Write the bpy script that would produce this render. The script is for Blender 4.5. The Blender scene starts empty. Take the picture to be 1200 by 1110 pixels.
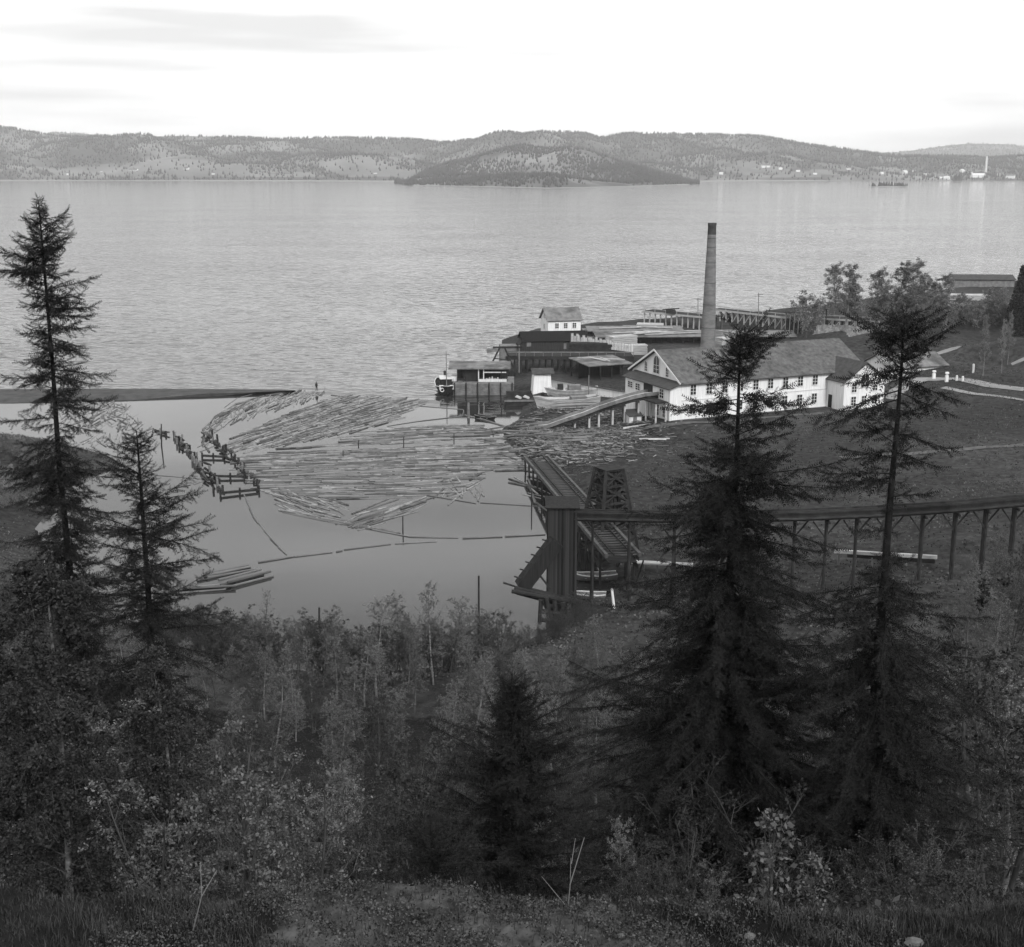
import bpy, math, random
import numpy as np
from mathutils import Vector, Matrix, Euler

# ------------------------------------------------------------------ camera, sky, sun, exposure
R = math.radians
scene = bpy.context.scene
CAM_H = 44.0
PITCH = R(13.5)
FPX = 1500.0                      # focal length in pixels of a 1200 px wide frame
cam_data = bpy.data.cameras.new('camera')
cam_data.sensor_width = 36.0
cam_data.lens = 36.0 * FPX / 1200.0
cam_data.clip_start = 0.2
cam_data.clip_end = 30000.0
cam = bpy.data.objects.new('camera', cam_data)
scene.collection.objects.link(cam)
cam.location = (0, 0, CAM_H)
cam.rotation_euler = (math.pi / 2 - PITCH, 0, 0)
scene.camera = cam

SUN_TO = Vector((0.30, -0.70, 0.66)).normalized()      # direction towards the sun
SUN_EL = math.asin(SUN_TO.z)
SUN_AZ = math.atan2(SUN_TO.x, SUN_TO.y)
world = bpy.data.worlds.new('World')
scene.world = world
world.use_nodes = True
wn, wl = world.node_tree.nodes, world.node_tree.links
wn.clear()
w_out = wn.new('ShaderNodeOutputWorld')
w_bg = wn.new('ShaderNodeBackground')
w_sky = wn.new('ShaderNodeTexSky')
w_sky.sky_type = 'NISHITA'
w_sky.sun_disc = False
w_sky.sun_elevation = SUN_EL
w_sky.sun_rotation = SUN_AZ
w_sky.altitude = 50
w_sky.air_density = 1.0
w_sky.dust_density = 3.0
w_sky.ozone_density = 1.0
w_bw = wn.new('ShaderNodeRGBToBW')            # the photograph is black and white
w_tc = wn.new('ShaderNodeTexCoord')
w_map = wn.new('ShaderNodeMapping')
w_map.inputs['Location'].default_value = (24.8, 13.6, 18.4)
w_map.inputs['Scale'].default_value = (1.4, 1.4, 16.0)
w_noise = wn.new('ShaderNodeTexNoise')
w_noise.inputs['Scale'].default_value = 2.3
w_noise.inputs['Detail'].default_value = 3.0
w_noise.inputs['Roughness'].default_value = 0.5
w_ramp = wn.new('ShaderNodeMapRange')
w_ramp.inputs['From Min'].default_value = 0.33
w_ramp.inputs['From Max'].default_value = 0.70
w_ramp.inputs['To Min'].default_value = 1.0
w_ramp.inputs['To Max'].default_value = 0.58
w_mul = wn.new('ShaderNodeMath')
w_mul.operation = 'MULTIPLY'
wl.new(w_tc.outputs['Generated'], w_map.inputs['Vector'])
wl.new(w_map.outputs['Vector'], w_noise.inputs['Vector'])
wl.new(w_noise.outputs['Fac'], w_ramp.inputs['Value'])
wl.new(w_sky.outputs['Color'], w_bw.inputs['Color'])
w_veil = wn.new('ShaderNodeMix')              # a thin white cloud veil over the whole sky
w_veil.data_type = 'FLOAT'
w_veil.inputs[0].default_value = 0.8
w_veil.inputs[3].default_value = 7.0
wl.new(w_bw.outputs['Val'], w_veil.inputs[2])
wl.new(w_veil.outputs[0], w_mul.inputs[0])
wl.new(w_ramp.outputs['Result'], w_mul.inputs[1])
wl.new(w_mul.outputs[0], w_bg.inputs['Color'])
w_bg.inputs['Strength'].default_value = 0.15
wl.new(w_bg.outputs['Background'], w_out.inputs['Surface'])

sun_data = bpy.data.lights.new('sun', 'SUN')
sun_data.energy = 1.5
sun_data.angle = R(8.0)
sun_data.color = (1, 1, 1)
sun = bpy.data.objects.new('sun', sun_data)
scene.collection.objects.link(sun)
sun.rotation_euler = SUN_TO.to_track_quat('Z', 'Y').to_euler()
scene.view_settings.view_transform = 'Standard'
scene.view_settings.look = 'None'
scene.view_settings.exposure = 0.68
scene.view_settings.gamma = 1.0
scene.view_settings.use_curve_mapping = False
scene.cycles.use_denoising = True
scene.cycles.max_bounces = 5
scene.cycles.diffuse_bounces = 2
scene.cycles.glossy_bounces = 3
scene.cycles.transparent_max_bounces = 4
scene.cycles.volume_bounces = 0
scene.cycles.adaptive_threshold = 0.02

rng = np.random.default_rng(11)
random.seed(11)

# ------------------------------------------------------------------ helpers
CP, SP = math.cos(PITCH), math.sin(PITCH)


def ray(px, py):
    u, v = (px - 600) / FPX, (555 - py) / FPX
    return u, CP + v * SP, -SP + v * CP


def P(px, py, z=0.0):
    """the place at height z that this spot of the photograph shows"""
    x, y, d = ray(px, py)
    t = (z - CAM_H) / d
    return (x * t, y * t, z)


def PD(px, py, Y):
    x, y, d = ray(px, py)
    t = Y / y
    return (x * t, Y, CAM_H + d * t)


def link(o):
    scene.collection.objects.link(o)
    return o


def tag(o, label=None, category=None, group=None, kind=None):
    if label:
        o['label'] = label
    if category:
        o['category'] = category
    if group:
        o['group'] = group
    if kind:
        o['kind'] = kind
    return o


def empty(name, loc=(0, 0, 0), rz=0.0):
    o = bpy.data.objects.new(name, None)
    o.empty_display_size = 0.2
    o.location = loc
    o.rotation_euler = (0, 0, rz)
    return link(o)


def mesh_np(name, verts, faces, mat=None, smooth=False):
    """verts Nx3, faces MxK (all faces with K corners)"""
    me = bpy.data.meshes.new(name)
    verts = np.ascontiguousarray(verts, dtype=np.float32)
    faces = np.ascontiguousarray(faces, dtype=np.int32)
    m, k = faces.shape
    me.vertices.add(len(verts))
    me.vertices.foreach_set('co', verts.ravel())
    me.loops.add(m * k)
    me.loops.foreach_set('vertex_index', faces.ravel())
    me.polygons.add(m)
    me.polygons.foreach_set('loop_start', np.arange(0, m * k, k, dtype=np.int32))
    if smooth:
        me.polygons.foreach_set('use_smooth', np.ones(m, dtype=bool))
    me.update(calc_edges=True)
    me.validate()
    if mat:
        me.materials.append(mat)
    return me


def obj(name, me, parent=None, loc=None):
    o = bpy.data.objects.new(name, me)
    if parent:
        o.parent = parent
    if loc is not None:
        o.location = loc
    return link(o)


class MB:
    def __init__(self):
        self.v, self.f = [], []

    def add(self, vs, fs):
        n = len(self.v)
        self.v += [tuple(p) for p in vs]
        self.f += [tuple(i + n for i in f) for f in fs]
        return self

    def box(self, x0, x1, y0, y1, z0, z1):
        return self.add([(x0, y0, z0), (x1, y0, z0), (x1, y1, z0), (x0, y1, z0),
                         (x0, y0, z1), (x1, y0, z1), (x1, y1, z1), (x0, y1, z1)],
                        [(0, 3, 2, 1), (4, 5, 6, 7), (0, 1, 5, 4), (1, 2, 6, 5), (2, 3, 7, 6), (3, 0, 4, 7)])

    def beam(self, p, q, w, h=None):
        h = h or w
        p, q = Vector(p), Vector(q)
        d = (q - p).normalized()
        s = d.cross(Vector((0, 0, 1)))
        if s.length < 1e-3:
            s = Vector((1, 0, 0))
        s.normalize()
        u = s.cross(d)
        s, u = s * w / 2, u * h / 2
        vs = [p - s - u, p + s - u, p + s + u, p - s + u, q - s - u, q + s - u, q + s + u, q - s + u]
        return self.add(vs, [(0, 1, 2, 3), (7, 6, 5, 4), (0, 4, 5, 1), (1, 5, 6, 2), (2, 6, 7, 3), (3, 7, 4, 0)])

    def tube(self, p, q, r0, r1=None, n=7):
        r1 = r0 if r1 is None else r1
        p, q = Vector(p), Vector(q)
        d = (q - p).normalized()
        a = d.cross(Vector((0, 0, 1)))
        if a.length < 1e-3:
            a = Vector((1, 0, 0))
        a.normalize()
        b = d.cross(a)
        vs = []
        for c, r in ((p, r0), (q, r1)):
            for i in range(n):
                t = 2 * math.pi * i / n
                vs.append(c + (a * math.cos(t) + b * math.sin(t)) * r)
        fs = [(i, (i + 1) % n, n + (i + 1) % n, n + i) for i in range(n)]
        fs += [tuple(range(n - 1, -1, -1)), tuple(range(n, 2 * n))]
        return self.add(vs, fs)

    def slab(self, a, b, c, d, t):
        """a flat quad a,b,c,d thickened downwards by t along its normal"""
        a, b, c, d = map(Vector, (a, b, c, d))
        n = (b - a).cross(d - a).normalized()
        if n.z < 0:
            n = -n
        o = n * t
        vs = [a - o, b - o, c - o, d - o, a, b, c, d]
        return self.add(vs, [(0, 3, 2, 1), (4, 5, 6, 7), (0, 1, 5, 4), (1, 2, 6, 5), (2, 3, 7, 6), (3, 0, 4, 7)])

    def extrude_y(self, pts, y0, y1):
        """an outline in x,z pulled from y0 to y1"""
        n = len(pts)
        vs = [(x, y0, z) for x, z in pts] + [(x, y1, z) for x, z in pts]
        fs = [tuple(range(n - 1, -1, -1)), tuple(range(n, 2 * n))]
        fs += [(i, (i + 1) % n, n + (i + 1) % n, n + i) for i in range(n)]
        return self.add(vs, fs)

    def extrude_x(self, pts, x0, x1):
        n = len(pts)
        vs = [(x0, y, z) for y, z in pts] + [(x1, y, z) for y, z in pts]
        fs = [tuple(range(n)), tuple(range(2 * n - 1, n - 1, -1))]
        fs += [((i + 1) % n, i, n + i, n + (i + 1) % n) for i in range(n)]
        return self.add(vs, fs)

    def mesh(self, name, mat):
        me = bpy.data.meshes.new(name)
        me.from_pydata(self.v, [], self.f)
        me.update()
        me.materials.append(mat)
        return me

    def build(self, name, mat, parent=None, loc=None, rot=None):
        o = obj(name, self.mesh(name, mat), parent, loc)
        if rot is not None:
            o.rotation_euler = rot
        return o


def copy_tree(o, parent=None):
    c = o.copy()
    link(c)
    c.parent = parent
    for ch in list(o.children):
        copy_tree(ch, c)
    return c


# ------------------------------------------------------------------ materials (greys: the photograph has no colour)
def material(name, base, var=0.35, scale=1.0, rough=0.85, detail=4.0, stretch=(1, 1, 1), island=0.0, rand=0.0,
             bump=0.0, bump_scale=None, spec=0.06, coords='Object', trans=0.0, second=None, second_scale=0.1, second_lo=.45, second_hi=.6):
    m = bpy.data.materials.new(name)
    m.use_nodes = True
    nt = m.node_tree
    n, l = nt.nodes, nt.links
    bsdf = n['Principled BSDF']
    bsdf.inputs['Roughness'].default_value = rough
    bsdf.inputs['Specular IOR Level'].default_value = spec
    tc = n.new('ShaderNodeTexCoord')
    mp = n.new('ShaderNodeMapping')
    mp.inputs['Scale'].default_value = stretch
    if coords == 'World':
        g = n.new('ShaderNodeNewGeometry')
        l.new(g.outputs['Position'], mp.inputs['Vector'])
    else:
        l.new(tc.outputs[coords], mp.inputs['Vector'])
    no = n.new('ShaderNodeTexNoise')
    no.inputs['Scale'].default_value = scale
    no.inputs['Detail'].default_value = detail
    no.inputs['Roughness'].default_value = 0.62
    l.new(mp.outputs['Vector'], no.inputs['Vector'])
    mr = n.new('ShaderNodeMapRange')
    mr.inputs['From Min'].default_value = 0.28
    mr.inputs['From Max'].default_value = 0.72
    mr.inputs['To Min'].default_value = base * (1 - var)
    mr.inputs['To Max'].default_value = base * (1 + var)
    l.new(no.outputs['Fac'], mr.inputs['Value'])
    col = mr.outputs['Result']
    if second is not None:
        n2 = n.new('ShaderNodeTexNoise')
        n2.inputs['Scale'].default_value = second_scale
        n2.inputs['Detail'].default_value = 5.0
        l.new(mp.outputs['Vector'], n2.inputs['Vector'])
        r2 = n.new('ShaderNodeMapRange')
        r2.inputs['From Min'].default_value = second_lo
        r2.inputs['From Max'].default_value = second_hi
        r2.inputs['To Min'].default_value = 1.0
        r2.inputs['To Max'].default_value = second / base
        l.new(n2.outputs['Fac'], r2.inputs['Value'])
        mu = n.new('ShaderNodeMath')
        mu.operation = 'MULTIPLY'
        l.new(col, mu.inputs[0])
        l.new(r2.outputs['Result'], mu.inputs[1])
        col = mu.outputs[0]
    for amt, src in ((island, 'island'), (rand, 'obj')):
        if amt > 0:
            if src == 'island':
                g2 = n.new('ShaderNodeNewGeometry')
                s = g2.outputs['Random Per Island']
            else:
                s = n.new('ShaderNodeObjectInfo').outputs['Random']
            r3 = n.new('ShaderNodeMapRange')
            r3.inputs['To Min'].default_value = 1 - amt
            r3.inputs['To Max'].default_value = 1 + amt
            l.new(s, r3.inputs['Value'])
            mu = n.new('ShaderNodeMath')
            mu.operation = 'MULTIPLY'
            l.new(col, mu.inputs[0])
            l.new(r3.outputs['Result'], mu.inputs[1])
            col = mu.outputs[0]
    l.new(col, bsdf.inputs['Base Color'])
    if bump > 0:
        nb = n.new('ShaderNodeTexNoise')
        nb.inputs['Scale'].default_value = bump_scale or scale * 3
        nb.inputs['Detail'].default_value = 5
        l.new(mp.outputs['Vector'], nb.inputs['Vector'])
        bu = n.new('ShaderNodeBump')
        bu.inputs['Strength'].default_value = 0.8
        bu.inputs['Distance'].default_value = bump
        l.new(nb.outputs['Fac'], bu.inputs['Height'])
        l.new(bu.outputs['Normal'], bsdf.inputs['Normal'])
    if trans > 0:
        tr = n.new('ShaderNodeBsdfTranslucent')
        l.new(col, tr.inputs['Color'])
        mx = n.new('ShaderNodeMixShader')
        mx.inputs['Fac'].default_value = trans
        l.new(bsdf.outputs['BSDF'], mx.inputs[1])
        l.new(tr.outputs['BSDF'], mx.inputs[2])
        l.new(mx.outputs['Shader'], n['Material Output'].inputs['Surface'])
    return m


M = {
    'ground': material('ground', 0.026, 0.75, 1.1, detail=9, coords='World', bump=0.25, bump_scale=0.9, second=0.045, second_scale=0.06, second_lo=.47, second_hi=.66),
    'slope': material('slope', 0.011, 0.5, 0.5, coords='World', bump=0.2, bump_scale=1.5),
    'rock': material('rock', 0.06, 0.8, 5.0, detail=8, coords='World', bump=0.06, bump_scale=5, second=0.035, second_scale=1.3, second_lo=.4, second_hi=.6),
    'road': material('road', 0.22, 0.25, 0.6, coords='World'),
    'gravel': material('gravel', 0.06, 0.35, 0.5, coords='World', bump=0.1, bump_scale=2),
    'rubble': material('rubble', 0.2, 0.5, 1.6, coords='World', bump=0.4, bump_scale=1.1),
    'white': material('white_paint', 0.72, 0.16, 1.2, detail=7, stretch=(2.5, 2.5, .22), rough=.7),
    'white_old': material('weathered_white_boards', 0.60, 0.22, 2.0, stretch=(3, 3, .3), rough=.8),
    'cream': material('pale_planks', 0.42, 0.25, 1.2, stretch=(.4, .4, 5), rough=.8),
    'tile': material('roof_tiles', 0.095, 0.45, 1.3, stretch=(1, 1, 1), rough=.8, bump=.03, bump_scale=6, second=.075, second_scale=.25),
    'tile_dark': material('dark_roof_tiles', 0.055, 0.3, 1.3, rough=.8, bump=.03, bump_scale=6),
    'felt': material('roof_felt', 0.16, 0.35, 0.8, rough=.9, second=.09, second_scale=.3),
    'tar': material('tarred_boards', 0.026, 0.55, 1.2, stretch=(4, 4, .25), rough=.75, bump=.02, bump_scale=4, rand=.65),
    'darkwood': material('dark_timber', 0.026, 0.5, 1.0, rough=.85, island=.4),
    'wood': material('weathered_timber', 0.15, 0.4, 1.0, rough=.85, island=.3),
    'palewood': material('pale_timber', 0.40, 0.35, 1.0, rough=.8, island=.3),
    'boards': material('stacked_boards', 0.34, 0.4, 3.0, stretch=(.2, .2, 4), rough=.85, island=.45),
    'log': material('log', 0.115, 0.6, 1.6, rough=.75, stretch=(.5, .5, .5), island=.6, rand=.4),
    'brick': material('chimney_brick', 0.17, 0.22, 1.2, stretch=(1, 1, 3), rough=.9, second=.13, second_scale=.35),
    'soot': material('sooty_brick', 0.05, 0.4, 1.0, rough=.9),
    'glass': material('window_glass', 0.03, 0.2, 1.0, rough=.15, spec=.5),
    'hull': material('black_hull', 0.022, 0.3, 1.0, rough=.5),
    'bark': material('spruce_bark', 0.016, 0.5, 6.0, rough=.95, bump=.02, bump_scale=20),
    'birchbark': material('birch_bark', 0.16, 0.75, 3.0, stretch=(1, 1, 2.5), rough=.8),
    'twigbark': material('twig_bark', 0.065, 0.45, 3.0, rough=.9),
    'needle': material('spruce_needles', 0.014, 0.4, 0.5, rough=.6, island=.5, spec=.12),
    'leaf': material('birch_leaves', 0.135, 0.4, 0.35, rough=.6, island=.6, rand=.25, trans=.25, spec=.2),
    'leaf_shaded': material('shaded_leaves', 0.043, 0.4, 0.35, rough=.6, island=.6, rand=.3, trans=.2, spec=.15),  # leaf colour darkened to stand in for shade low on the near slope
    'greywood': material('grey_timber', 0.075, 0.45, 1.2, rough=.85, island=.35),
    'tuft': material('field_tufts', 0.06, 0.5, 0.3, rough=.8, island=.75, coords='World'),
    'dirt': material('worn_dirt', 0.085, 0.5, .8, detail=8, coords='World'),
    'bits': material('bark_and_chips', 0.13, 0.4, 1.0, island=.8),
    'moss': material('ledge_moss', 0.05, 0.6, 3.0, rough=.9, island=.8, coords='World'),
    'leaf_pale': material('pale_spring_leaves', 0.11, 0.4, 0.7, rough=.6, island=.5, trans=.25, spec=.25),
    'leaf_far': material('far_birch_leaves', 0.18, 0.35, 0.3, rough=.7, island=.5, rand=.3, trans=.2, spec=.1),
    'grass': material('grass_blades', 0.03, 0.5, 1.2, rough=.7, island=.6, spec=.2, coords='World'),
    'hill': material('hill_ground', 0.05, 0.5, 0.006, coords='World', second=.17, second_scale=.0045, second_lo=.46, second_hi=.62),
    'field': material('far_fields', 0.14, 0.5, 0.004, coords='World'),
    'forest': material('far_forest', 0.02, 0.3, 0.01, island=.5, coords='World', spec=.05),
    'skin': material('skin', 0.35, 0.1, 5.0),
    'cloth': material('dark_work_clothes', 0.025, 0.3, 5.0),
    'stone': material('pale_stone', 0.11, 0.3, 4.0, bump=.03),
}

# ------------------------------------------------------------------ shoreline and terrain heights
SHORE = [P(*p)[:2] for p in [(-400, 508), (-100, 510), (0, 513), (60, 517), (125, 534), (146, 546), (112, 556), (70, 575),
                             (40, 620), (90, 700), (190, 745), (260, 770), (330, 785), (420, 790), (520, 782), (600, 760),
                             (640, 740), (664, 724), (684, 706), (708, 700)]]
SHORE += [(11.5, 131), (9.6, 140), (8.6, 150), (7.2, 162), (5.6, 174), (4.2, 186), (1.0, 194)]
SHORE += [P(*p)[:2] for p in [(592, 512), (588, 503), (606, 494), (612, 484), (614, 474), (606, 466), (598, 456), (593, 444),
                              (590, 428), (588, 412), (589, 398), (612, 391), (690, 385), (750, 382), (830, 378), (920, 373),
                              (965, 366), (1040, 357), (1100, 347), (1180, 339), (1290, 334)]]
SHORE += [(420, 520), (420, -90), (-320, -90)]
SHORE = np.array(SHORE)


def shore_dist(x, y):
    """signed distance to the shore, positive on land"""
    shp = x.shape
    x, y = x.ravel(), y.ravel()
    best = np.full(x.shape, 1e9)
    inside = np.zeros(x.shape, bool)
    n = len(SHORE)
    for i in range(n):
        ax, ay = SHORE[i]
        bx, by = SHORE[(i + 1) % n]
        dx, dy = bx - ax, by - ay
        t = np.clip(((x - ax) * dx + (y - ay) * dy) / (dx * dx + dy * dy + 1e-9), 0, 1)
        best = np.minimum(best, np.hypot(x - ax - t * dx, y - ay - t * dy))
        cond = ((ay > y) != (by > y)) & (x < (bx - ax) * (y - ay) / (by - ay + 1e-12) + ax)
        inside ^= cond
    return np.where(inside, best, -best).reshape(shp)


CTRL = [P(*p) for p in [(700, 540, 1.6), (760, 520, 2.0), (800, 493, 3.0), (870, 486, 3.0), (960, 478, 3.0), (1035, 480, 3.3), (900, 520, 3.0),
                        (1000, 520, 4.0), (1100, 500, 5.0), (1180, 500, 5.5), (900, 580, 2.6), (1000, 580, 3.0), (1150, 575, 4.0),
                        (800, 600, 1.5), (760, 660, 1.0), (850, 660, 1.3), (960, 660, 1.6), (1090, 690, 3.0), (1180, 640, 4.0),
                        (1120, 455, 6.0), (1190, 460, 6.2), (1100, 440, 6.2), (1150, 432, 6.8), (1150, 405, 10.0), (1190, 395, 12.0),
                        (1100, 390, 9.0), (1060, 390, 8.0), (1000, 385, 6.0), (1180, 360, 12.0), (1100, 360, 7.0), (940, 392, 3.0),
                        (1000, 402, 3.2), (850, 400, 2.0), (740, 405, 2.0), (700, 420, 1.5), (650, 440, 1.5), (640, 470, 1.2), (690, 480, 1.6),
                        (640, 400, 1.8), (640, 505, .8), (620, 515, .5), (660, 520, 1.2), (1080, 425, 5.5), (1040, 430, 4.0),
                        (1300, 480, 8.0), (1300, 400, 14.0), (1300, 600, 6.0)]]
CTRL = np.array(CTRL)
HILL_Y = np.array([-90, -40, -10, 0, 3.5, 7.0, 8.2, 10.0, 10.7, 14, 25, 50, 80, 100, 125, 160])
HILL_Z = np.array([66, 54, 45.5, 42.2, 41.2, 38.6, 38.05, 37.75, 37.1, 34.2, 25.5, 12.5, 4.2, 1.6, 0.4, -2])


def wob(x, y, s, k):
    return np.sin(x * s + 1.3 * k) * np.cos(y * s * 1.17 + 2.1 * k) + .5 * np.sin(x * s * 2.3 + y * s * 1.9 + k)


def height(x, y):
    x, y = np.asarray(x, float), np.asarray(y, float)
    w = np.zeros(x.shape)
    s = np.zeros(x.shape)
    for cx, cy, cz in CTRL:
        d2 = (x - cx) ** 2 + (y - cy) ** 2 + 4.0
        k = d2 ** -1.6
        w += k
        s += k * cz
    flat = s / w
    near = np.clip((14 - y) / 6, 0, 1)
    yy = y + np.clip((y - 14) / 16, 0, 1) * (2.5 * wob(x, y, .09, 1)) + near * .3 * wob(x, y, .5, 2)
    hill = np.interp(yy, HILL_Y, HILL_Z)
    hill = hill + np.clip((20 - y) / 10, 0, 1) * (0.06 * wob(x, y, 2.1, 3) + .05 * wob(x, y, 4.7, 5) + .03 * wob(x, y, 9.3, 6)) + np.clip((x - 20) / 60, 0, 1) * np.clip((60 - y) / 40, 0, 1) * 2
    z = np.where(flat > hill, flat, hill)
    z = np.where(y < 60, hill, z)
    z = z + np.clip((y - 60) / 60, 0, 1) * .12 * wob(x, y, .35, 4)
    d = shore_dist(x, y)
    bank = np.where(d > 22, 99., np.where(d > 0, .12 + .33 * d, .4 * d))
    return np.maximum(np.minimum(z, bank), -3.0)


def hz(x, y):
    return float(height(np.array([x]), np.array([y]))[0])


def G(px, py):
    """the spot of ground that this spot of the photograph shows"""
    x, y, d = ray(px, py)
    t = np.concatenate([np.linspace(6, 60, 300), np.linspace(60, 620, 1400)])
    zs = CAM_H + d * t
    gz = np.maximum(height(x * t, y * t), 0.0)
    hit = np.nonzero(zs <= gz)[0]
    i = hit[0] if len(hit) else len(t) - 1
    return (x * t[i], y * t[i], float(gz[i]))


def grid_mesh(name, xs, ys, mat, zf=height, smooth=True):
    X, Y = np.meshgrid(xs, ys)
    Z = zf(X, Y)
    v = np.stack([X, Y, Z], -1).reshape(-1, 3)
    nx, ny = len(xs), len(ys)
    i = np.arange(ny - 1)[:, None] * nx + np.arange(nx - 1)[None]
    f = np.stack([i, i + 1, i + 1 + nx, i + nx], -1).reshape(-1, 4)
    return mesh_np(name, v, f, mat, smooth)


# near hillside (fine grid), then the flat land (coarser)
xs1 = np.concatenate([np.arange(-90, -14, 2.0), np.arange(-14, -6, .5), np.arange(-6, 6, .1), np.arange(6, 14, .5), np.arange(14, 92, 2.0)])
ys1 = np.concatenate([np.arange(-90, 0, 5.0), np.arange(0, 7, .5), np.arange(7, 11.5, .1), np.arange(11.5, 13, .25), np.arange(13, 100.1, 1.5)])
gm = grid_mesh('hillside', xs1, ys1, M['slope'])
hm_ = bpy.data.materials.new('hillside')
hm_.use_nodes = True
hn, hl = hm_.node_tree.nodes, hm_.node_tree.links


def graft(src):
    """copy the colour and bump nodes of a material into the hillside material; returns its shader"""
    mp_ = {}
    for nd in src.node_tree.nodes:
        if nd.type == 'OUTPUT_MATERIAL':
            continue
        k_ = hn.new(nd.bl_idname)
        for at in ('operation', 'data_type'):
            if hasattr(nd, at):
                setattr(k_, at, getattr(nd, at))
        for i_, si in enumerate(nd.inputs):
            if hasattr(si, 'default_value') and i_ < len(k_.inputs):
                k_.inputs[i_].default_value = si.default_value
        mp_[nd.name] = k_
    for lk in src.node_tree.links:
        if lk.to_node.type != 'OUTPUT_MATERIAL':
            fi = list(lk.from_node.outputs).index(lk.from_socket)
            ti = list(lk.to_node.inputs).index(lk.to_socket)
            hl.new(mp_[lk.from_node.name].outputs[fi], mp_[lk.to_node.name].inputs[ti])
    return mp_['Principled BSDF'].outputs['BSDF']


for nd in [q for q in hn if q.type == 'BSDF_PRINCIPLED']:
    hn.remove(nd)
sh = graft(M['slope'])
for attr, mname, nsc in (('meadow', 'ground', .5), ('bare', 'rock', 3.0)):
    s2 = graft(M[mname])
    at = hn.new('ShaderNodeAttribute')
    at.attribute_name = attr
    gp = hn.new('ShaderNodeNewGeometry')
    nz = hn.new('ShaderNodeTexNoise')
    nz.inputs['Scale'].default_value = nsc
    nz.inputs['Detail'].default_value = 6
    hl.new(gp.outputs['Position'], nz.inputs['Vector'])
    ad = hn.new('ShaderNodeMath')
    hl.new(at.outputs['Fac'], ad.inputs[0])
    hl.new(nz.outputs['Fac'], ad.inputs[1])
    mr_ = hn.new('ShaderNodeMapRange')
    mr_.inputs['From Min'].default_value = .93
    mr_.inputs['From Max'].default_value = 1.07
    hl.new(ad.outputs[0], mr_.inputs['Value'])
    mx_ = hn.new('ShaderNodeMixShader')
    hl.new(mr_.outputs['Result'], mx_.inputs[0])
    hl.new(sh, mx_.inputs[1])
    hl.new(s2, mx_.inputs[2])
    sh = mx_.outputs[0]
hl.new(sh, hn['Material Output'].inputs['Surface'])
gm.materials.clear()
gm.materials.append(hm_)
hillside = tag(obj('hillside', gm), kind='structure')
co = np.empty(len(gm.vertices) * 3)
gm.vertices.foreach_get('co', co)
co = co.reshape(-1, 3)


def bare_rock(x, y):
    """1 on the bare rock of the ledge, falling to 0 round it"""
    a_ = np.clip((x + 2.35) / .7, 0, 1) * np.clip((1.9 - .75 * (y - 9) - x) / .7, 0, 1) * np.clip((y - 7.2) / .4, 0, 1) * np.clip((10.75 - y) / .5, 0, 1)
    return a_


gm.attributes.new('bare', 'FLOAT', 'POINT').data.foreach_set('value', bare_rock(co[:, 0], co[:, 1]).astype(np.float32))
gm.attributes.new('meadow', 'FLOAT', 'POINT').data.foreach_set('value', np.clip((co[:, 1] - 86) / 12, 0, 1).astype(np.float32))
xs2 = np.concatenate([np.arange(-320, -110, 10.0), np.arange(-110, 160, 1.5), np.arange(160, 421, 10.0)])
ys2 = np.concatenate([[ys1[-1]], np.arange(ys1[-1] + 1.5, 300, 1.5), np.arange(300, 530, 4.0)])
tag(obj('ground', grid_mesh('ground', xs2, ys2, M['ground'])), kind='structure')
for sx in (-1, 1):       # the hillside beyond the frame
    xs3 = np.array([92, 130, 180, 250, 330, 420.]) * sx if sx > 0 else np.array([-320, -250, -180, -130, -90.])
    if sx > 0:
        xs3[0] = xs1[-1]
    tag(obj('hillside', grid_mesh('hillside', xs3, ys1, M['slope'])), kind='structure')

# ------------------------------------------------------------------ water
wm = bpy.data.materials.new('water')
wm.use_nodes = True
n, l = wm.node_tree.nodes, wm.node_tree.links
b = n['Principled BSDF']
b.inputs['Base Color'].default_value = (.02, .02, .02, 1)
b.inputs['Roughness'].default_value = .06
b.inputs['IOR'].default_value = 1.333
geo = n.new('ShaderNodeNewGeometry')
sep = n.new('ShaderNodeSeparateXYZ')
l.new(geo.outputs['Position'], sep.inputs[0])


def mth(op, a, b_=None):
    k = n.new('ShaderNodeMath')
    k.operation = op
    for i, s in enumerate((a, b_)):
        if s is None:
            continue
        if isinstance(s, (int, float)):
            k.inputs[i].default_value = s
        else:
            l.new(s, k.inputs[i])
    return k.outputs[0]


# sheltered water of the log pond lies smooth behind the spit and the boom, the lake is rippled by wind
wx = mth('MAXIMUM', mth('ADD', sep.outputs['X'], 38.0), 0.0)
lim = mth('ADD', sep.outputs['Y'], mth('MULTIPLY', wx, 0.42))
lim = mth('ADD', lim, mth('MULTIPLY', mth('MAXIMUM', mth('MULTIPLY', mth('ADD', sep.outputs['X'], 38.0), -1.0), 0.0), .1))
mk = n.new('ShaderNodeMapRange')
mk.interpolation_type = 'SMOOTHSTEP'
mk.inputs['From Min'].default_value = 246.0
mk.inputs['From Max'].default_value = 262.0
l.new(lim, mk.inputs['Value'])
mp = n.new('ShaderNodeMapping')
mp.inputs['Scale'].default_value = (.75, 1.0, 1)
mp.inputs['Rotation'].default_value = (0, 0, R(8))
l.new(geo.outputs['Position'], mp.inputs['Vector'])
n1 = n.new('ShaderNodeTexNoise')
n1.inputs['Scale'].default_value = .24
n1.inputs['Detail'].default_value = 2.5
n1.inputs['Roughness'].default_value = .5
l.new(mp.outputs['Vector'], n1.inputs['Vector'])
n2 = n.new('ShaderNodeTexNoise')
n2.inputs['Scale'].default_value = .012
n2.inputs['Detail'].default_value = 4
l.new(mp.outputs['Vector'], n2.inputs['Vector'])
gust = n.new('ShaderNodeMapRange')
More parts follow.
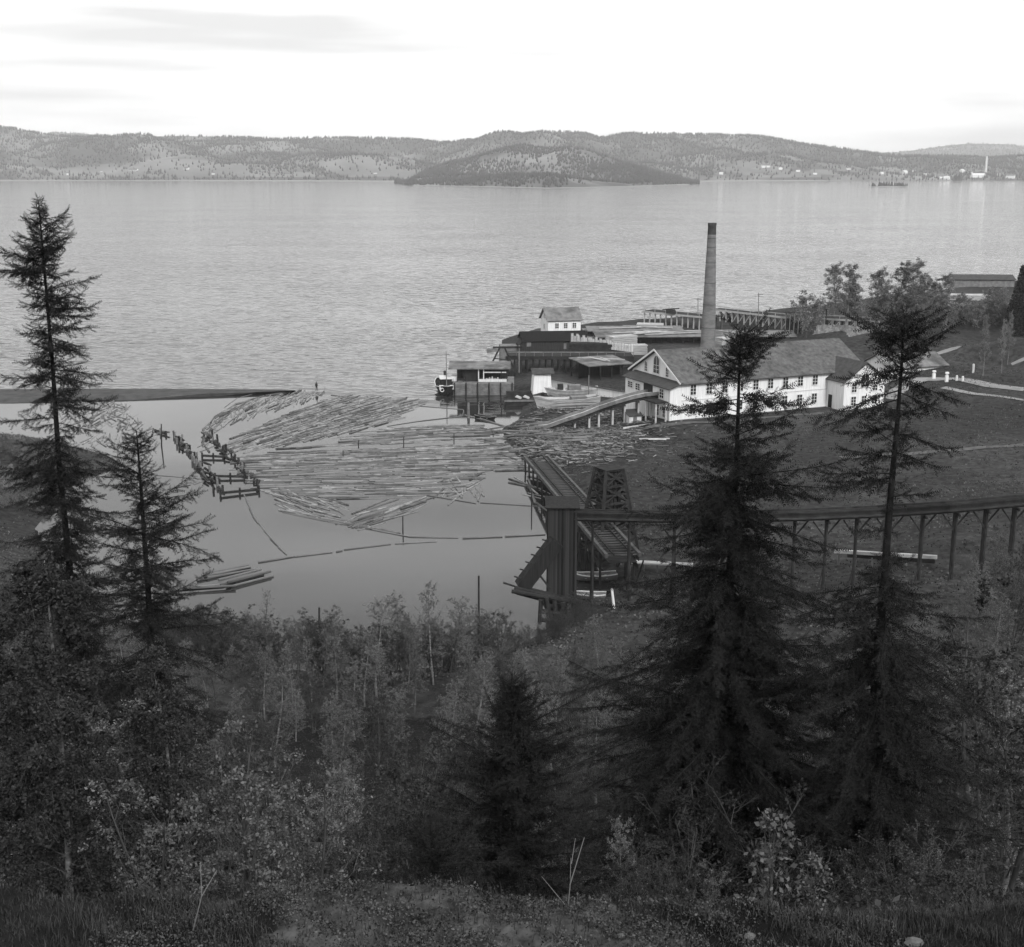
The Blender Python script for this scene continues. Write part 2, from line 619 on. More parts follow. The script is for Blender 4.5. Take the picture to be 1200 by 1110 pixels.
gust.inputs['From Min'].default_value = .35
gust.inputs['From Max'].default_value = .65
gust.inputs['To Min'].default_value = .75
gust.inputs['To Max'].default_value = 1.25
l.new(n2.outputs['Fac'], gust.inputs['Value'])
amp = mth('ADD', mth('MULTIPLY', mth('MULTIPLY', mk.outputs['Result'], gust.outputs['Result']), .62), .006)
bu = n.new('ShaderNodeBump')
bu.inputs['Strength'].default_value = 1.0
bu.inputs['Distance'].default_value = 1.0
l.new(mth('MULTIPLY', n1.outputs['Fac'], amp), bu.inputs['Height'])
l.new(bu.outputs['Normal'], b.inputs['Normal'])
ws = MB().add([(-7000, -150, 0), (7000, -150, 0), (7000, 11500, 0), (-7000, 11500, 0)], [(0, 1, 2, 3)])
tag(ws.build('water', wm), kind='structure')

# ------------------------------------------------------------------ far hills with their woods
def elev(px, py, Y):
    return PD(px, py, Y)[2]


def hill_sheet(name, ridge, y_shore, y_ridge, mat, n_trees, seed, prob, tree_h=(9, 17), shore=None, back=400, rough=1.0, power=.8, x_pad=None, rel=.16, fields=None):
    """a hill range: shore at y_shore metres, skyline (photo px) at y_ridge metres"""
    g = np.random.default_rng(seed)
    rx = np.array([p[0] for p in ridge], float)
    ry = np.array([p[1] for p in ridge], float)
    cols = np.linspace(rx[0], rx[-1], 220)
    rows = np.concatenate([np.linspace(0, 1, 42), [1.15, 1.4]])
    zr = np.array([elev(c, np.interp(c, rx, ry), y_ridge) for c in cols]) - (tree_h[0] * .8 if n_trees else 0)
    ys_ = np.full(cols.shape, float(y_shore)) if shore is None else np.array([P(c, np.interp(c, [s[0] for s in shore], [s[1] for s in shore]), 0)[1] for c in cols])
    T, C = np.meshgrid(rows, cols, indexing='ij')
    Y = ys_[None] + T * (y_ridge - ys_)[None]
    Xw = (C - 600) / FPX * Y / CP * 1.0
    X = (C - 600) / FPX / 1.0 * Y * 1.0
    ph = g.uniform(0, 9, 8)
    relief = (np.sin(X * .0042 + ph[0]) * np.cos(Y * .005 + ph[1]) + .6 * np.sin(X * .009 + Y * .006 + ph[2]) + .4 * np.sin(X * .019 + ph[3]) * np.sin(Y * .017 + ph[4]))
    base = zr[None] * np.clip(T, 0, 1) ** power
    Z = base + rough * relief * zr[None] * rel * np.sin(np.pi * np.clip(T, 0, 1)) + .4
    Z = np.where(T > 1, zr[None] * (1 - (T - 1) * 1.5), Z)
    Z = np.maximum(Z, -.5)
    nr, nc = T.shape
    v = np.stack([X, Y, Z], -1).reshape(-1, 3)
    i = np.arange(nr - 1)[:, None] * nc + np.arange(nc - 1)[None]
    f = np.stack([i, i + 1, i + 1 + nc, i + nc], -1).reshape(-1, 4)
    hmsh = mesh_np(name, v, f, mat, True)
    o = tag(obj(name, hmsh), kind='structure')
    if fields is not None:
        hmsh.materials.append(M['field'])
        ctr = [A[:-1, :-1].ravel() for A in (C, T, X, Y)]
        hmsh.polygons.foreach_set('material_index', fields(*ctr).astype(np.int32))
    if not n_trees:
        return
    tr = g.uniform(0.0, len(rows) - 3.0, n_trees * 2)
    tc = g.uniform(0, nc - 1.001, n_trees * 2)
    a, bq = tr.astype(int), tc.astype(int)
    fa, fb = tr - a, tc - bq

    def bil(A):
        return (A[a, bq] * (1 - fa) * (1 - fb) + A[a + 1, bq] * fa * (1 - fb) + A[a, bq + 1] * (1 - fa) * fb + A[a + 1, bq + 1] * fa * fb)
    x, y, z, t, c = bil(X), bil(Y), bil(Z), bil(T), bil(C)
    keep = g.uniform(size=len(x)) < prob(c, t, x, y)
    x, y, z = x[keep][:n_trees], y[keep][:n_trees], z[keep][:n_trees]
    k = len(x)
    h = g.uniform(tree_h[0], tree_h[1], k)
    w = h * g.uniform(.17, .30, k)
    s = 5
    ang = np.arange(s) * 2 * np.pi / s + g.uniform(0, 6, k)[:, None]
    # each tree: a ring, a wider ring above it, and a tip
    r1 = np.stack([x[:, None] + .5 * w[:, None] * np.cos(ang), y[:, None] + .5 * w[:, None] * np.sin(ang), np.repeat((z - 1)[:, None], s, 1)], -1)
    r2 = np.stack([x[:, None] + w[:, None] * np.cos(ang), y[:, None] + w[:, None] * np.sin(ang), (z + h * .3)[:, None] + g.uniform(-.1, .1, (k, s)) * h[:, None]], -1)
    tip = np.stack([x, y, z + h], -1)[:, None]
    V = np.concatenate([r1, r2, tip], 1)
    off = (np.arange(k) * (2 * s + 1))[:, None]
    fs = []
    for j in range(s):
        j2 = (j + 1) % s
        fs.append(np.stack([off[:, 0] + j, off[:, 0] + j2, off[:, 0] + s + j2], -1))
        fs.append(np.stack([off[:, 0] + j, off[:, 0] + s + j2, off[:, 0] + s + j], -1))
        fs.append(np.stack([off[:, 0] + s + j, off[:, 0] + s + j2, off[:, 0] + 2 * s], -1))
    F = np.concatenate(fs, 0)
    tag(obj('far_forest', mesh_np('far_forest', V.reshape(-1, 3), F, M['forest'])), 'dark conifer woods covering the far hills', 'forest', kind='stuff')
    return X, Y, Z, cols


RIDGE_A = [(-60, 150), (0, 147), (30, 148), (55, 154), (85, 159), (120, 160), (150, 161), (168, 162), (185, 159), (230, 158), (290, 160), (330, 162), (400, 160),
           (480, 163), (520, 166), (535, 165), (560, 161), (590, 157), (615, 155), (640, 153), (680, 153.5), (695, 158), (704, 160), (718, 156.5), (760, 155), (830, 157), (890, 161), (930, 167), (960, 171), (1000, 176), (1040, 181),
           (1100, 181), (1140, 184), (1170, 181), (1260, 179)]


def patch(x, y, s, k):
    return wob(x, y, s, k) + .7 * wob(x + 300, y - 200, s * 2.7, k + 2)


def prob_a(c, t, x, y):
    p = np.where(patch(x, y, .0045, 1) > .85, .3, .97)
    low = np.where((c < 490) & (t > .02) & (t < .30 + .1 * np.sin(c * .03)), np.where(patch(x, y, .006, 2) > .1, .55, .10), p)
    low = np.where((c > 830) & (t < .28), np.where(patch(x, y, .008, 3) > .15, .7, .22), low)
    return low


# farthest ranges first
hill_sheet('hills', [(0, 175), (60, 160), (80, 153), (105, 155), (150, 158), (175, 170)], 7200, 8200, M['hill'], 1500, 3, lambda c, t, x, y: np.where(t > .4, 1., 0), (10, 16), rough=.3)
hill_sheet('hills', [(960, 185), (1010, 180), (1050, 176), (1090, 170), (1118, 167), (1160, 168), (1210, 173), (1270, 178)], 7800, 9300, M['hill'], 2600, 4, lambda c, t, x, y: np.where(t > .4, .6, 0), (10, 16), rough=.3)
HA = hill_sheet('hills', RIDGE_A, 4066, 5400, M['hill'], 26000, 5, prob_a, (6, 13), rough=1.3, power=.75, fields=lambda c, t, x, y: (t < .26) & (t > .015) & (((c < 490) & (patch(x, y, .006, 2) < .45)) | ((c > 830) & (patch(x, y, .008, 3) < -.2))))
HB = hill_sheet('hills', [(466, 220), (478, 212), (500, 199), (530, 189), (560, 184), (590, 177), (612, 174), (640, 178), (665, 176), (700, 184), (735, 190), (765, 199), (790, 205), (806, 211), (814, 219)],
                2750, 3900, M['hill'], 9500, 6, lambda c, t, x, y: np.where(patch(x, y, .008, 5) > .55, .2, .95) * np.where((t < .1) & (c > 660) & (c < 760), .2, 1), (6, 11),
                shore=[(466, 215.5), (482, 217.5), (560, 219), (640, 221), (730, 219), (814, 216)], rough=1.2, power=.7, rel=.3)

# pale shoreline strips
def strip(pts, w, mat, z, name):
    m_ = MB()
    for (x0, y0), (x1, y1) in zip(pts[:-1], pts[1:]):
        a_, b_ = P(x0, y0), P(x1, y1)
        m_.add([(a_[0], a_[1] - w * .5, z), (b_[0], b_[1] - w * .5, z), (b_[0], b_[1] + w * .5, z + 2.5), (a_[0], a_[1] + w * .5, z + 2.5)], [(0, 1, 2, 3)])
    return tag(m_.build(name, mat), kind='structure')


strip([(485, 217.6), (560, 219), (640, 221), (730, 219), (806, 216.5)], 60, M['road'], .3, 'shore')
strip([(-40, 212.2), (120, 212), (300, 212.2), (480, 213.2)], 60, M['road'], .3, 'shore')
strip([(815, 213), (900, 212.4), (1000, 211.8), (1100, 211.6), (1240, 211.5)], 60, M['road'], .3, 'shore')


def far_z(px, py, ys=4066, yr=5400):
    """where a spot of the photograph meets the far hill A: bisect along the ray"""
    X_, Y_, Z_, cols = HA
    best = None
    ci = int(np.clip(np.searchsorted(cols, px), 0, len(cols) - 1))
    for r in range(42):
        Yv, Zv = Y_[r, ci], Z_[r, ci]
        if PD(px, py, Yv)[2] <= Zv:
            return PD(px, py, Yv)
    return PD(px, py, Y_[12, ci])


far_house_mesh = {}


def far_house(px, py, w, d, h, roof, label):
    loc = far_z(px, py)
    key = (w, d, h)
    e = empty('far_house', (loc[0], loc[1], loc[2] - 1), R(random.uniform(-35, 35)))
    tag(e, label, 'house', 'white houses on the far shore')
    MB().extrude_x([(-d / 2, 0), (d / 2, 0), (d / 2, h), (0, h + d * .42), (-d / 2, h)], -w / 2, w / 2).build('wall', M['white'], e)
    q = .4
    r = MB()
    for s in (-1, 1):
        r.slab((-w / 2 - q, s * (d / 2 + q), h + .25 - q * .84), (w / 2 + q, s * (d / 2 + q), h + .25 - q * .84), (w / 2 + q, 0, h + d * .42 + .35), (-w / 2 - q, 0, h + d * .42 + .35), .3)
    r.build('roof', roof, e)
    return e


for px, py, w, d, h, lab in [
        (897, 197, 26, 12, 9, 'largest white house on the far slope, above the bay right of the wooded headland'),
        (915, 200, 13, 9, 7, 'white house just right of the largest far white house'),
        (889, 199, 10, 8, 6, 'small white house just left of the largest far white house'),
        (994, 200, 12, 9, 8, 'white house on the far slope left above the little wooded island'),
        (1060, 206, 14, 10, 14, 'tall white building on the far shore right above the little wooded island'),
        (1071, 202, 10, 8, 8, 'small white house behind the tall far white building'),
        (1100, 210, 30, 14, 9, 'long white shed by the far shore, left of the dark tree clump'),
        (1109, 211, 18, 12, 8, 'white shed by the far shore touching the dark tree clump'),
        (1127, 204, 14, 12, 12, 'white building on the far shore between dark tree clump and far chimney'),
        (1146, 208, 44, 14, 8, 'long pale mill shed beside the far chimney'),
        (1184, 209, 26, 12, 9, 'pale shed at the right edge of the far shore'),
        (157, 202, 34, 14, 7, 'long pale farm barn among the left fields of the far shore'),
        (219, 200, 15, 10, 8, 'white farmhouse right of the pale barn on far left shore'),
        (375, 205, 13, 9, 7, 'lower white house of the pair on the far middle shore'),
        (357, 196, 13, 10, 8, 'upper white house of the pair on the far middle slope'),
        (250, 205, 10, 8, 6, 'small pale house low on the far left shore'),
        (80, 205, 10, 8, 6, 'small pale house at the far left end of the opposite shore'),
        (1012, 206, 11, 8, 6, 'small pale house left of the little wooded island on the far shore'),
        (1033, 205, 12, 8, 7, 'pale house right behind the little wooded island'),
        (1084, 207, 12, 9, 7, 'pale house between tall far white building and long white shed'),
        (1137, 204, 20, 10, 7, 'pale shed just left of the far chimney'),
        (1172, 206, 18, 10, 8, 'pale shed just right of the far chimney'),
        (955, 206, 11, 8, 6, 'lone pale house by the far bay, midway to the island'),
        (935, 203, 12, 8, 7, 'pale house on the far slope right of the white house group'),
        (120, 204, 12, 8, 6, 'pale house left of the pale barn on the far left shore'),
        (310, 204, 12, 8, 6, 'pale house on the far shore left of the house pair'),
        (440, 206, 10, 8, 6, 'pale house on the far shore just left of the wooded headland'),
        (845, 205, 12, 8, 6, 'pale house by the far bay just right of the wooded headland')]:
    far_house(px, py, w, d, h, M['felt'] if random.random() < .6 else M['white_old'], lab)

fc = P(1162, 211)
e = tag(empty('far_chimney', (fc[0], fc[1] + 60, 3)), 'tall pale chimney standing on the far right shore', 'chimney')
MB().tube((0, 0, 0), (0, 0, 74), 4.4, 3.0, 14).build('shaft', M['white_old'], e)
MB().tube((0, 0, 74.02), (0, 0, 76), 3.3, 3.3, 14).build('rim', M['felt'], e)


def clump(name, px0, px1, py, nt, hh, label, seed, w_y):
    g = np.random.default_rng(seed)
    m_ = MB()
    a_, b_ = P(px0, py), P(px1, py)
    pts = []
    for i in range(13):
        t = i / 12 * 2 * math.pi
        pts.append(((a_[0] + b_[0]) / 2 + (b_[0] - a_[0]) / 2 * 1.08 * math.cos(t), a_[1] + w_y * math.sin(t)))
    cx_, cy_ = (a_[0] + b_[0]) / 2, a_[1]
    vs = [(x, y, -.3) for x, y in pts[:-1]] + [(cx_ + (x - cx_) * .8, cy_ + (y - cy_) * .8, 2.4) for x, y in pts[:-1]]
    MB().add(vs, [(i, (i + 1) % 12, 12 + (i + 1) % 12, 12 + i) for i in range(12)] + [tuple(range(12, 24))]).build(name, M['hill']).__setitem__('kind', 'structure')
    for i in range(nt):
        t = g.uniform(0, 1)
        x = a_[0] + (b_[0] - a_[0]) * t
        y = cy_ + g.uniform(-.5, .5) * w_y
        h = g.uniform(*hh) * (.65 + .35 * math.sin(math.pi * t))
        r = h * g.uniform(.25, .4)
        for k in range(3):
            z0 = 2 + h * (.08 + .28 * k)
            m_.tube((x, y, z0), (x, y, z0 + h * .4), r * (1 - .25 * k), .15, 6)
    tag(m_.build('tree_clump', M['forest']), label, 'woodland', kind='stuff')


clump('island', 1020, 1062, 219.5, 70, (5, 11), 'dark trees crowding the little island off the far shore', 21, 26)
clump('island', 1117, 1126, 213.4, 14, (12, 22), 'dark tree clump on the far right shore', 22, 16)
clump('island', 1128, 1196, 212.2, 40, (5, 9), 'low dark scrub along the far right shore', 23, 14)

# low dark spit that shelters the log pond
sp = [P(*p)[:2] for p in [(-260, 478), (-100, 476), (0, 474), (120, 470.5), (230, 465), (300, 461), (346, 457.5), (330, 455.5), (250, 454.5), (120, 454), (0, 455), (-100, 456), (-260, 458)]]
cxs = sum(p[0] for p in sp) / len(sp)
m_ = MB()
k = len(sp)
inner = []
for i, (x, y) in enumerate(sp):
    o_ = sp[(k - i) % k] if False else None
    mid = 248.0
    inner.append((x * .985, y + (mid - y) * .45))
m_.add([(x, y, -.4) for x, y in sp] + [(x, y, .55) for x, y in inner], [(i, (i + 1) % k, k + (i + 1) % k, k + i) for i in range(k)] + [tuple(range(k, 2 * k))])
tag(m_.build('spit', M['gravel']), kind='structure')

# air that fades the far shore
hb = MB().box(-6900, 6900, -140, 11400, -8, 262)
haze = hb.build('haze', M['white'])
hm = bpy.data.materials.new('haze')
hm.use_nodes = True
hm.node_tree.nodes.clear()
ho = hm.node_tree.nodes.new('ShaderNodeOutputMaterial')
hv = hm.node_tree.nodes.new('ShaderNodeVolumePrincipled')
hv.inputs['Color'].default_value = (1, 1, 1, 1)
hv.inputs['Density'].default_value = 0.95e-4
hv.inputs['Anisotropy'].default_value = 0.0
hm.node_tree.links.new(hv.outputs['Volume'], ho.inputs['Volume'])
haze.data.materials.clear()
haze.data.materials.append(hm)
tag(haze, 'thin pale haze over the lake and the far shore', 'haze', kind='stuff')

# ------------------------------------------------------------------ the white mill
MILL_A = R(24.2)


def framed_window(parent, loc, rz, w, h, arched=False, pane_mat='glass'):
    """a pane (part) with its frame and glazing bars (sub-part); faces local -y"""
    if arched:
        k_ = 8
        pts = [(-w / 2, 0), (w / 2, 0)] + [(w / 2 * math.cos(t), h - w / 2 + w / 2 * math.sin(t)) for t in [math.pi * i / k_ for i in range(k_ + 1)]]
    else:
        pts = [(-w / 2, 0), (w / 2, 0), (w / 2, h), (-w / 2, h)]
    o_ = MB().extrude_y(pts, -.03, .03).build('window', M[pane_mat], parent, loc, (0, 0, rz))
    f = MB()
    b_ = .1
    hs = h - (w / 2 if arched else 0)
    f.box(-w / 2 - b_, -w / 2, -.07, .0, -b_, hs + (0 if arched else b_)).box(w / 2, w / 2 + b_, -.07, .0, -b_, hs + (0 if arched else b_))
    f.box(-w / 2, w / 2, -.09, .0, -b_, 0)
    if arched:
        for i in range(8):
            t0, t1 = math.pi * i / 8, math.pi * (i + 1) / 8
            r_ = w / 2 + b_ / 2
            f.beam((r_ * math.cos(t0), -.035, hs + r_ * math.sin(t0)), (r_ * math.cos(t1), -.035, hs + r_ * math.sin(t1)), .07, b_)
    else:
        f.box(-w / 2, w / 2, -.07, .0, h, h + b_)
    f.box(-.03, .03, -.055, -.032, 0, h - .02)
    for q in (1, 2):
        f.box(-w / 2, w / 2, -.05, -.033, hs * q / 3 - .025, hs * q / 3 + .025)
    f.build('window_frame', M['white'], o_)
    return o_


def gable_house(parent, x0, x1, y0, y1, h, rise, wall_mat, roof_mat, axis='x', over=.45, thick=.16, base=-.8, wall_name='wall', roof_name='roof'):
    """ridge along axis; returns the two parts"""
    if axis == 'x':
        w = MB().extrude_x([(y0, base), (y1, base), (y1, h), ((y0 + y1) / 2, h + rise), (y0, h)], x0, x1).build(wall_name, wall_mat, parent)
    else:
        w = MB().extrude_y([(x0, base), (x1, base), (x1, h), ((x0 + x1) / 2, h + rise), (x0, h)], y0, y1).build(wall_name, wall_mat, parent)
    r = MB()
    half = ((y1 - y0) if axis == 'x' else (x1 - x0)) / 2
    sl = rise / half
    top = h + rise + thick * 1.2
    low = h + thick * 1.2 - over * sl
    for s in (-1, 1):
        if axis == 'x':
            yc = (y0 + y1) / 2
            r.slab((x0 - over, yc + s * (half + over), low), (x1 + over, yc + s * (half + over), low), (x1 + over, yc, top), (x0 - over, yc, top), thick)
        else:
            xc = (x0 + x1) / 2
            r.slab((xc + s * (half + over), y0 - over, low), (xc + s * (half + over), y1 + over, low), (xc, y1 + over, top), (xc, y0 - over, top), thick)
    ro = r.build(roof_name, roof_mat, parent)
    return w, ro


mill = empty('white_mill', (28.0, 208.6, 3.0), MILL_A)
tag(mill, 'long white two-storey mill with a grey tiled gable roof beside the brick chimney', 'building')
ML, MW, MH, MR = 37.5, 16.5, 6.2, 4.3
wall, roof = gable_house(mill, 0, ML, 0, MW, MH, MR, M['white'], M['tile'], over=.6)
MB().box(.02, ML - .02, -.07, -.003, 3.2, 3.36).build('string_course', M['white_old'], wall)
MB().beam((-.62, -.55, MH - .05), (-.62, MW / 2, MH + MR + .25), .06, .3).beam((-.62, MW / 2, MH + MR + .25), (-.62, MW + .55, MH - .05), .06, .3).build('bargeboard', M['white'], roof)
for x in (2.2, 5.3, 8.4, 11.5, 14.6, 17.6, 20.7, 23.8, 26.9):
    for z in (.95, 4.15):
        framed_window(mill, (x, -.04, z), 0, 1.05, 1.65)
# gable end: tall arched window between two narrow ones
framed_window(mill, (-.04, 8.2, 6.7), -math.pi / 2, 1.9, 3.0, True)
framed_window(mill, (-.04, 11.7, 6.6), -math.pi / 2, .9, 1.7, True)
framed_window(mill, (-.04, 4.6, 6.6), -math.pi / 2, .9, 1.7, True)
# lean-to along the gable
MB().extrude_y([(-2.2, -.8), (-.003, -.8), (-.003, 6.15), (-2.2, 5.45)], .01, 15.0).build('lean_to', M['white'], mill)
MB().slab((-2.75, -.5, 5.42), (-2.75, 15.4, 5.42), (-.02, 15.4, 6.32), (-.02, -.5, 6.32), .14).build('lean_to_roof', M['tile_dark'], mill)
for y, z, w, h in ((13.2, 3.7, 1.6, 1.0), (10.6, 3.6, 1.5, 1.1), (2.6, 3.5, 1.3, 1.5), (1.6, .4, 1.0, 1.7), (3.8, .4, 1.0, 1.8)):
    framed_window(mill, (-2.24, y, z), -math.pi / 2, w, h)
MB().box(-2.26, -2.21, 5.6, 8.6, 3.2, 5.2).build('conveyor_opening', M['tar'], mill)
# cross wing with its own gable to the front
WX0, WX1, WY = 29.6, 38.3, -4.6
gable_house(mill, WX0, WX1, WY, 5.0, 5.2, 2.9, M['white'], M['tile_dark'], axis='y', over=.5, wall_name='wing_wall', roof_name='wing_roof')
for x, z in ((31.7, .9), (33.95, .9), (36.2, .9), (31.7, 3.2), (36.2, 3.2)):
    framed_window(mill, (x, WY - .04, z), 0, 1.0, 1.5)
framed_window(mill, (33.95, WY - .04, 4.0), 0, 1.7, 2.3, True)
dr = MB().box(-.04, .04, -.55, .55, -.1, 2.2).build('door', M['tar'], mill, (WX0 - .03, -1.1, .2))
MB().box(-.07, -.042, -.65, -.55, 0, 2.3).box(-.07, -.042, .55, .65, 0, 2.3).box(-.07, -.042, -.65, .65, 2.2, 2.3).build('door_frame', M['white'], dr)
MB().box(-.3, ML + .3, -.12, -.004, -.9, .12).build('plinth', M['stone'], mill)

# lower white house behind the wing, between the spruces
e = tag(empty('white_house', (70.5, 237.5, 3.6), R(20)), 'low white house behind the mill wing, half hidden by the thin spruce', 'house')
gable_house(e, 0, 13, 0, 8, 3.6, 1.9, M['white'], M['felt'])
for x in (2.5, 6.0, 9.5):
    framed_window(e, (x, -.04, 1.2), 0, 1.0, 1.4)
e = tag(empty('white_annex', (66.5, 230.0, 3.4), R(24)), 'small white annex with a flat pale roof at the right end of the mill', 'shed')
MB().box(0, 7, 0, 5, -.6, 3.2).build('wall', M['white'], e)
MB().slab((-.4, -.4, 3.3), (7.4, -.4, 3.3), (7.4, 5.4, 3.8), (-.4, 5.4, 3.8), .12).build('roof', M['boards'], e)
MB().box(2.0, 3.0, -.04, -.004, 0, 2.0).build('door', M['tar'], e)

# ------------------------------------------------------------------ brick chimney
cb = P(829, 408, 3.0)
cb = (cb[0], 262.0)
cb = (PD(829.5, 405, 262)[0], 262.0)
ch_top = PD(835, 262, 262)[2]
e = tag(empty('brick_chimney', (cb[0], cb[1], 1.5)), 'tall tapering brick chimney with a sooty top behind the mill roof', 'chimney')
CHH = ch_top - 1.5
prof = [(0, 1.65), (.86, .95), (.862, .92), (.95, .86)]
mb = MB()
ns = 20
zz = [0, .2, .4, .6, .8, .93]
vs, fs = [], []
for t in zz:
    r_ = 1.75 - .95 * t
    for i in range(ns):
        a_ = 2 * math.pi * i / ns
        vs.append((r_ * math.cos(a_), r_ * math.sin(a_), t * CHH))
for j in range(len(zz) - 1):
    for i in range(ns):
        fs.append((j * ns + i, j * ns + (i + 1) % ns, (j + 1) * ns + (i + 1) % ns, (j + 1) * ns + i))
shaft = mb.add(vs, fs).build('shaft', M['brick'], e)
for p in shaft.data.polygons:
    p.use_smooth = True
MB().tube((0, 0, CHH * .93), (0, 0, CHH), .87, .83, ns).build('crown', M['soot'], e)
MB().tube((0, 0, CHH * .985), (0, 0, CHH * 1.004), .89, .89, ns).build('rim', M['soot'], e)
for t in (.18, .33, .48, .62, .75, .85, .905):
    r_ = 1.75 - .95 * t
    MB().tube((0, 0, CHH * t), (0, 0, CHH * t + .1), r_ + .03, r_ + .03, ns).build('iron_band', M['soot'], e)

# ------------------------------------------------------------------ curved log haul from the pond up into the mill
path = [(1.0, 214.2, .25), (6.1, 213.6, 1.0), (9.0, 213.3, 2.15), (12.0, 213.0, 3.2), (14.7, 212.8, 4.35), (17.4, 212.6, 5.3), (20.0, 212.5, 6.1), (22.2, 212.5, 6.6), (24.6, 212.6, 6.85)]
e = tag(empty('log_ramp', (1.0, 214.2, 0)), 'curved timber log ramp on pale posts climbing into the mill gable', 'ramp')


def rel(p):
    return (p[0] - 1.0, p[1] - 214.2, p[2])


RWID = 1.7
def off(p, s, dz=0):
    return rel((p[0] + .06 * s, p[1] + s, p[2] + dz))


for nm, s, dz, w, h, mt in (('side_rail', -RWID, .28, .22, .55, 'wood'), ('side_rail', RWID, .28, .22, .55, 'wood'), ('stringer', -RWID + .3, -.35, .3, .45, 'darkwood'),
                            ('stringer', RWID - .3, -.35, .3, .45, 'darkwood'), ('guide_rail', -.35, .2, .14, .2, 'palewood'), ('guide_rail', .35, .2, .14, .2, 'palewood')):
    m_ = MB()
    for a_, b_ in zip(path[:-1], path[1:]):
        m_.beam(off(a_, s, dz), off(b_, s, dz), w, h)
    m_.build(nm, M[mt], e)
# deck planks, laid across
m_ = MB().box(-.17, .17, -RWID + .12, RWID - .12, -.05, .05)
pm = m_.mesh('deck_plank', M['wood'])
cum = [0]
for a_, b_ in zip(path[:-1], path[1:]):
    cum.append(cum[-1] + math.dist(a_, b_))
s_ = .2
while s_ < cum[-1]:
    i = max(j for j in range(len(cum) - 1) if cum[j] <= s_)
    t = (s_ - cum[i]) / (cum[i + 1] - cum[i])
    a_, b_ = path[i], path[i + 1]
    p = [a_[q] + (b_[q] - a_[q]) * t for q in range(3)]
    o_ = obj('deck_plank', pm, e, rel((p[0], p[1], p[2] + random.uniform(-.02, .02))))
    o_.rotation_euler = (0, -math.atan2(b_[2] - a_[2], b_[0] - a_[0]), random.uniform(-.03, .03) - .02)
    s_ += .4
for x in (8.5, 10.6, 13.0, 14.6, 16.9, 18.9, 21.2, 23.3):
    i = max(j for j in range(len(path) - 1) if path[j][0] <= x)
    a_, b_ = path[i], path[i + 1]
    t = (x - a_[0]) / (b_[0] - a_[0])
    y, z = a_[1] + (b_[1] - a_[1]) * t, a_[2] + (b_[2] - a_[2]) * t
    for s in (-RWID + .2, RWID - .2):
        g0 = hz(x, y + s)
        MB().tube(rel((x, y + s, g0 - .4)), rel((x, y + s, z - .58)), .2, .17, 7).build('post', M['palewood'] if s < 0 else M['wood'], e)
    MB().beam(rel((x, y - RWID - .2, z - .68)), rel((x, y + RWID + .2, z - .68)), .22, .2).build('crossbeam', M['darkwood'], e)
e2 = tag(empty('landing_platform', (25.0, 209.6, 0), MILL_A), 'small timber landing on white posts where the ramp meets the mill', 'platform')
MB().box(-2.6, -.2, -2.2, 5.0, 6.1, 6.3).build('deck', M['darkwood'], e2)
for x, y in ((-2.4, -2.0), (-2.4, 1.2), (-2.4, 4.6), (-.5, -2.0)):
    MB().tube((x, y, 1.8), (x, y, 6.1), .16, .15, 7).build('post', M['palewood'], e2)
e3 = tag(empty('small_hut', (20.3, 211.0, 1.9), R(18)), 'tiny pale hut tucked under the log ramp', 'hut')
MB().box(-1.1, 1.1, -1.0, 1.0, -.4, 1.7).build('wall', M['white_old'], e3)
MB().slab((-1.3, -1.25, 1.65), (1.3, -1.25, 1.65), (1.3, 1.25, 2.35), (-1.3, 1.25, 2.35), .12).build('roof', M['tile_dark'], e3)
MB().box(-.4, .3, -1.04, -1.003, -.3, 1.4).build('door', M['wood'], e3)
tag(MB().beam((18.2, 205.5, 2.3), (24.5, 207.5, 2.8), .25, .25).build('timber_beam', M['palewood']), 'pale loose beam lying below the log ramp by the mill corner', 'beam')
b0 = P(758, 515, 2.3)
e = tag(empty('plank', b0), 'two pale planks lying on the dark field below the ramp', 'planks')
MB().beam((-1.2, 0, .1), (3.6, .15, .1), .3, .12).build('board', M['palewood'], e)
MB().beam((.2, -.4, .08), (3.0, -.5, .08), .25, .1).build('board', M['palewood'], e)

# ------------------------------------------------------------------ sawmill yard by the water
def posts_under(e, xs, ys, z0, z1, r, mat, name='post'):
    me = MB().tube((0, 0, 0), (0, 0, z1 - z0), r, r * .9, 6).mesh(name, mat)
    for x in xs:
        for y in ys:
            obj(name, me, e, (x, y, z0))


# small white house by the quay
w0 = PD(641, 384, 311)
e = tag(empty('white_house', (w0[0] + .2, 308.5, 2.9), R(14)), 'small white house with a grey roof at the outer end of the quay', 'house')
gable_house(e, 0, 8.2, 0, 6.6, 5.0, 2.5, M['white'], M['felt'], over=.45)
for x in (2.2, 4.4, 6.6):
    framed_window(e, (x, -.04, 3.0), 0, .9, 1.2)
framed_window(e, (-.04, 3.3, 5.2), -math.pi / 2, .8, 1.2)
framed_window(e, (-.04, 3.3, 2.6), -math.pi / 2, .8, 1.2)

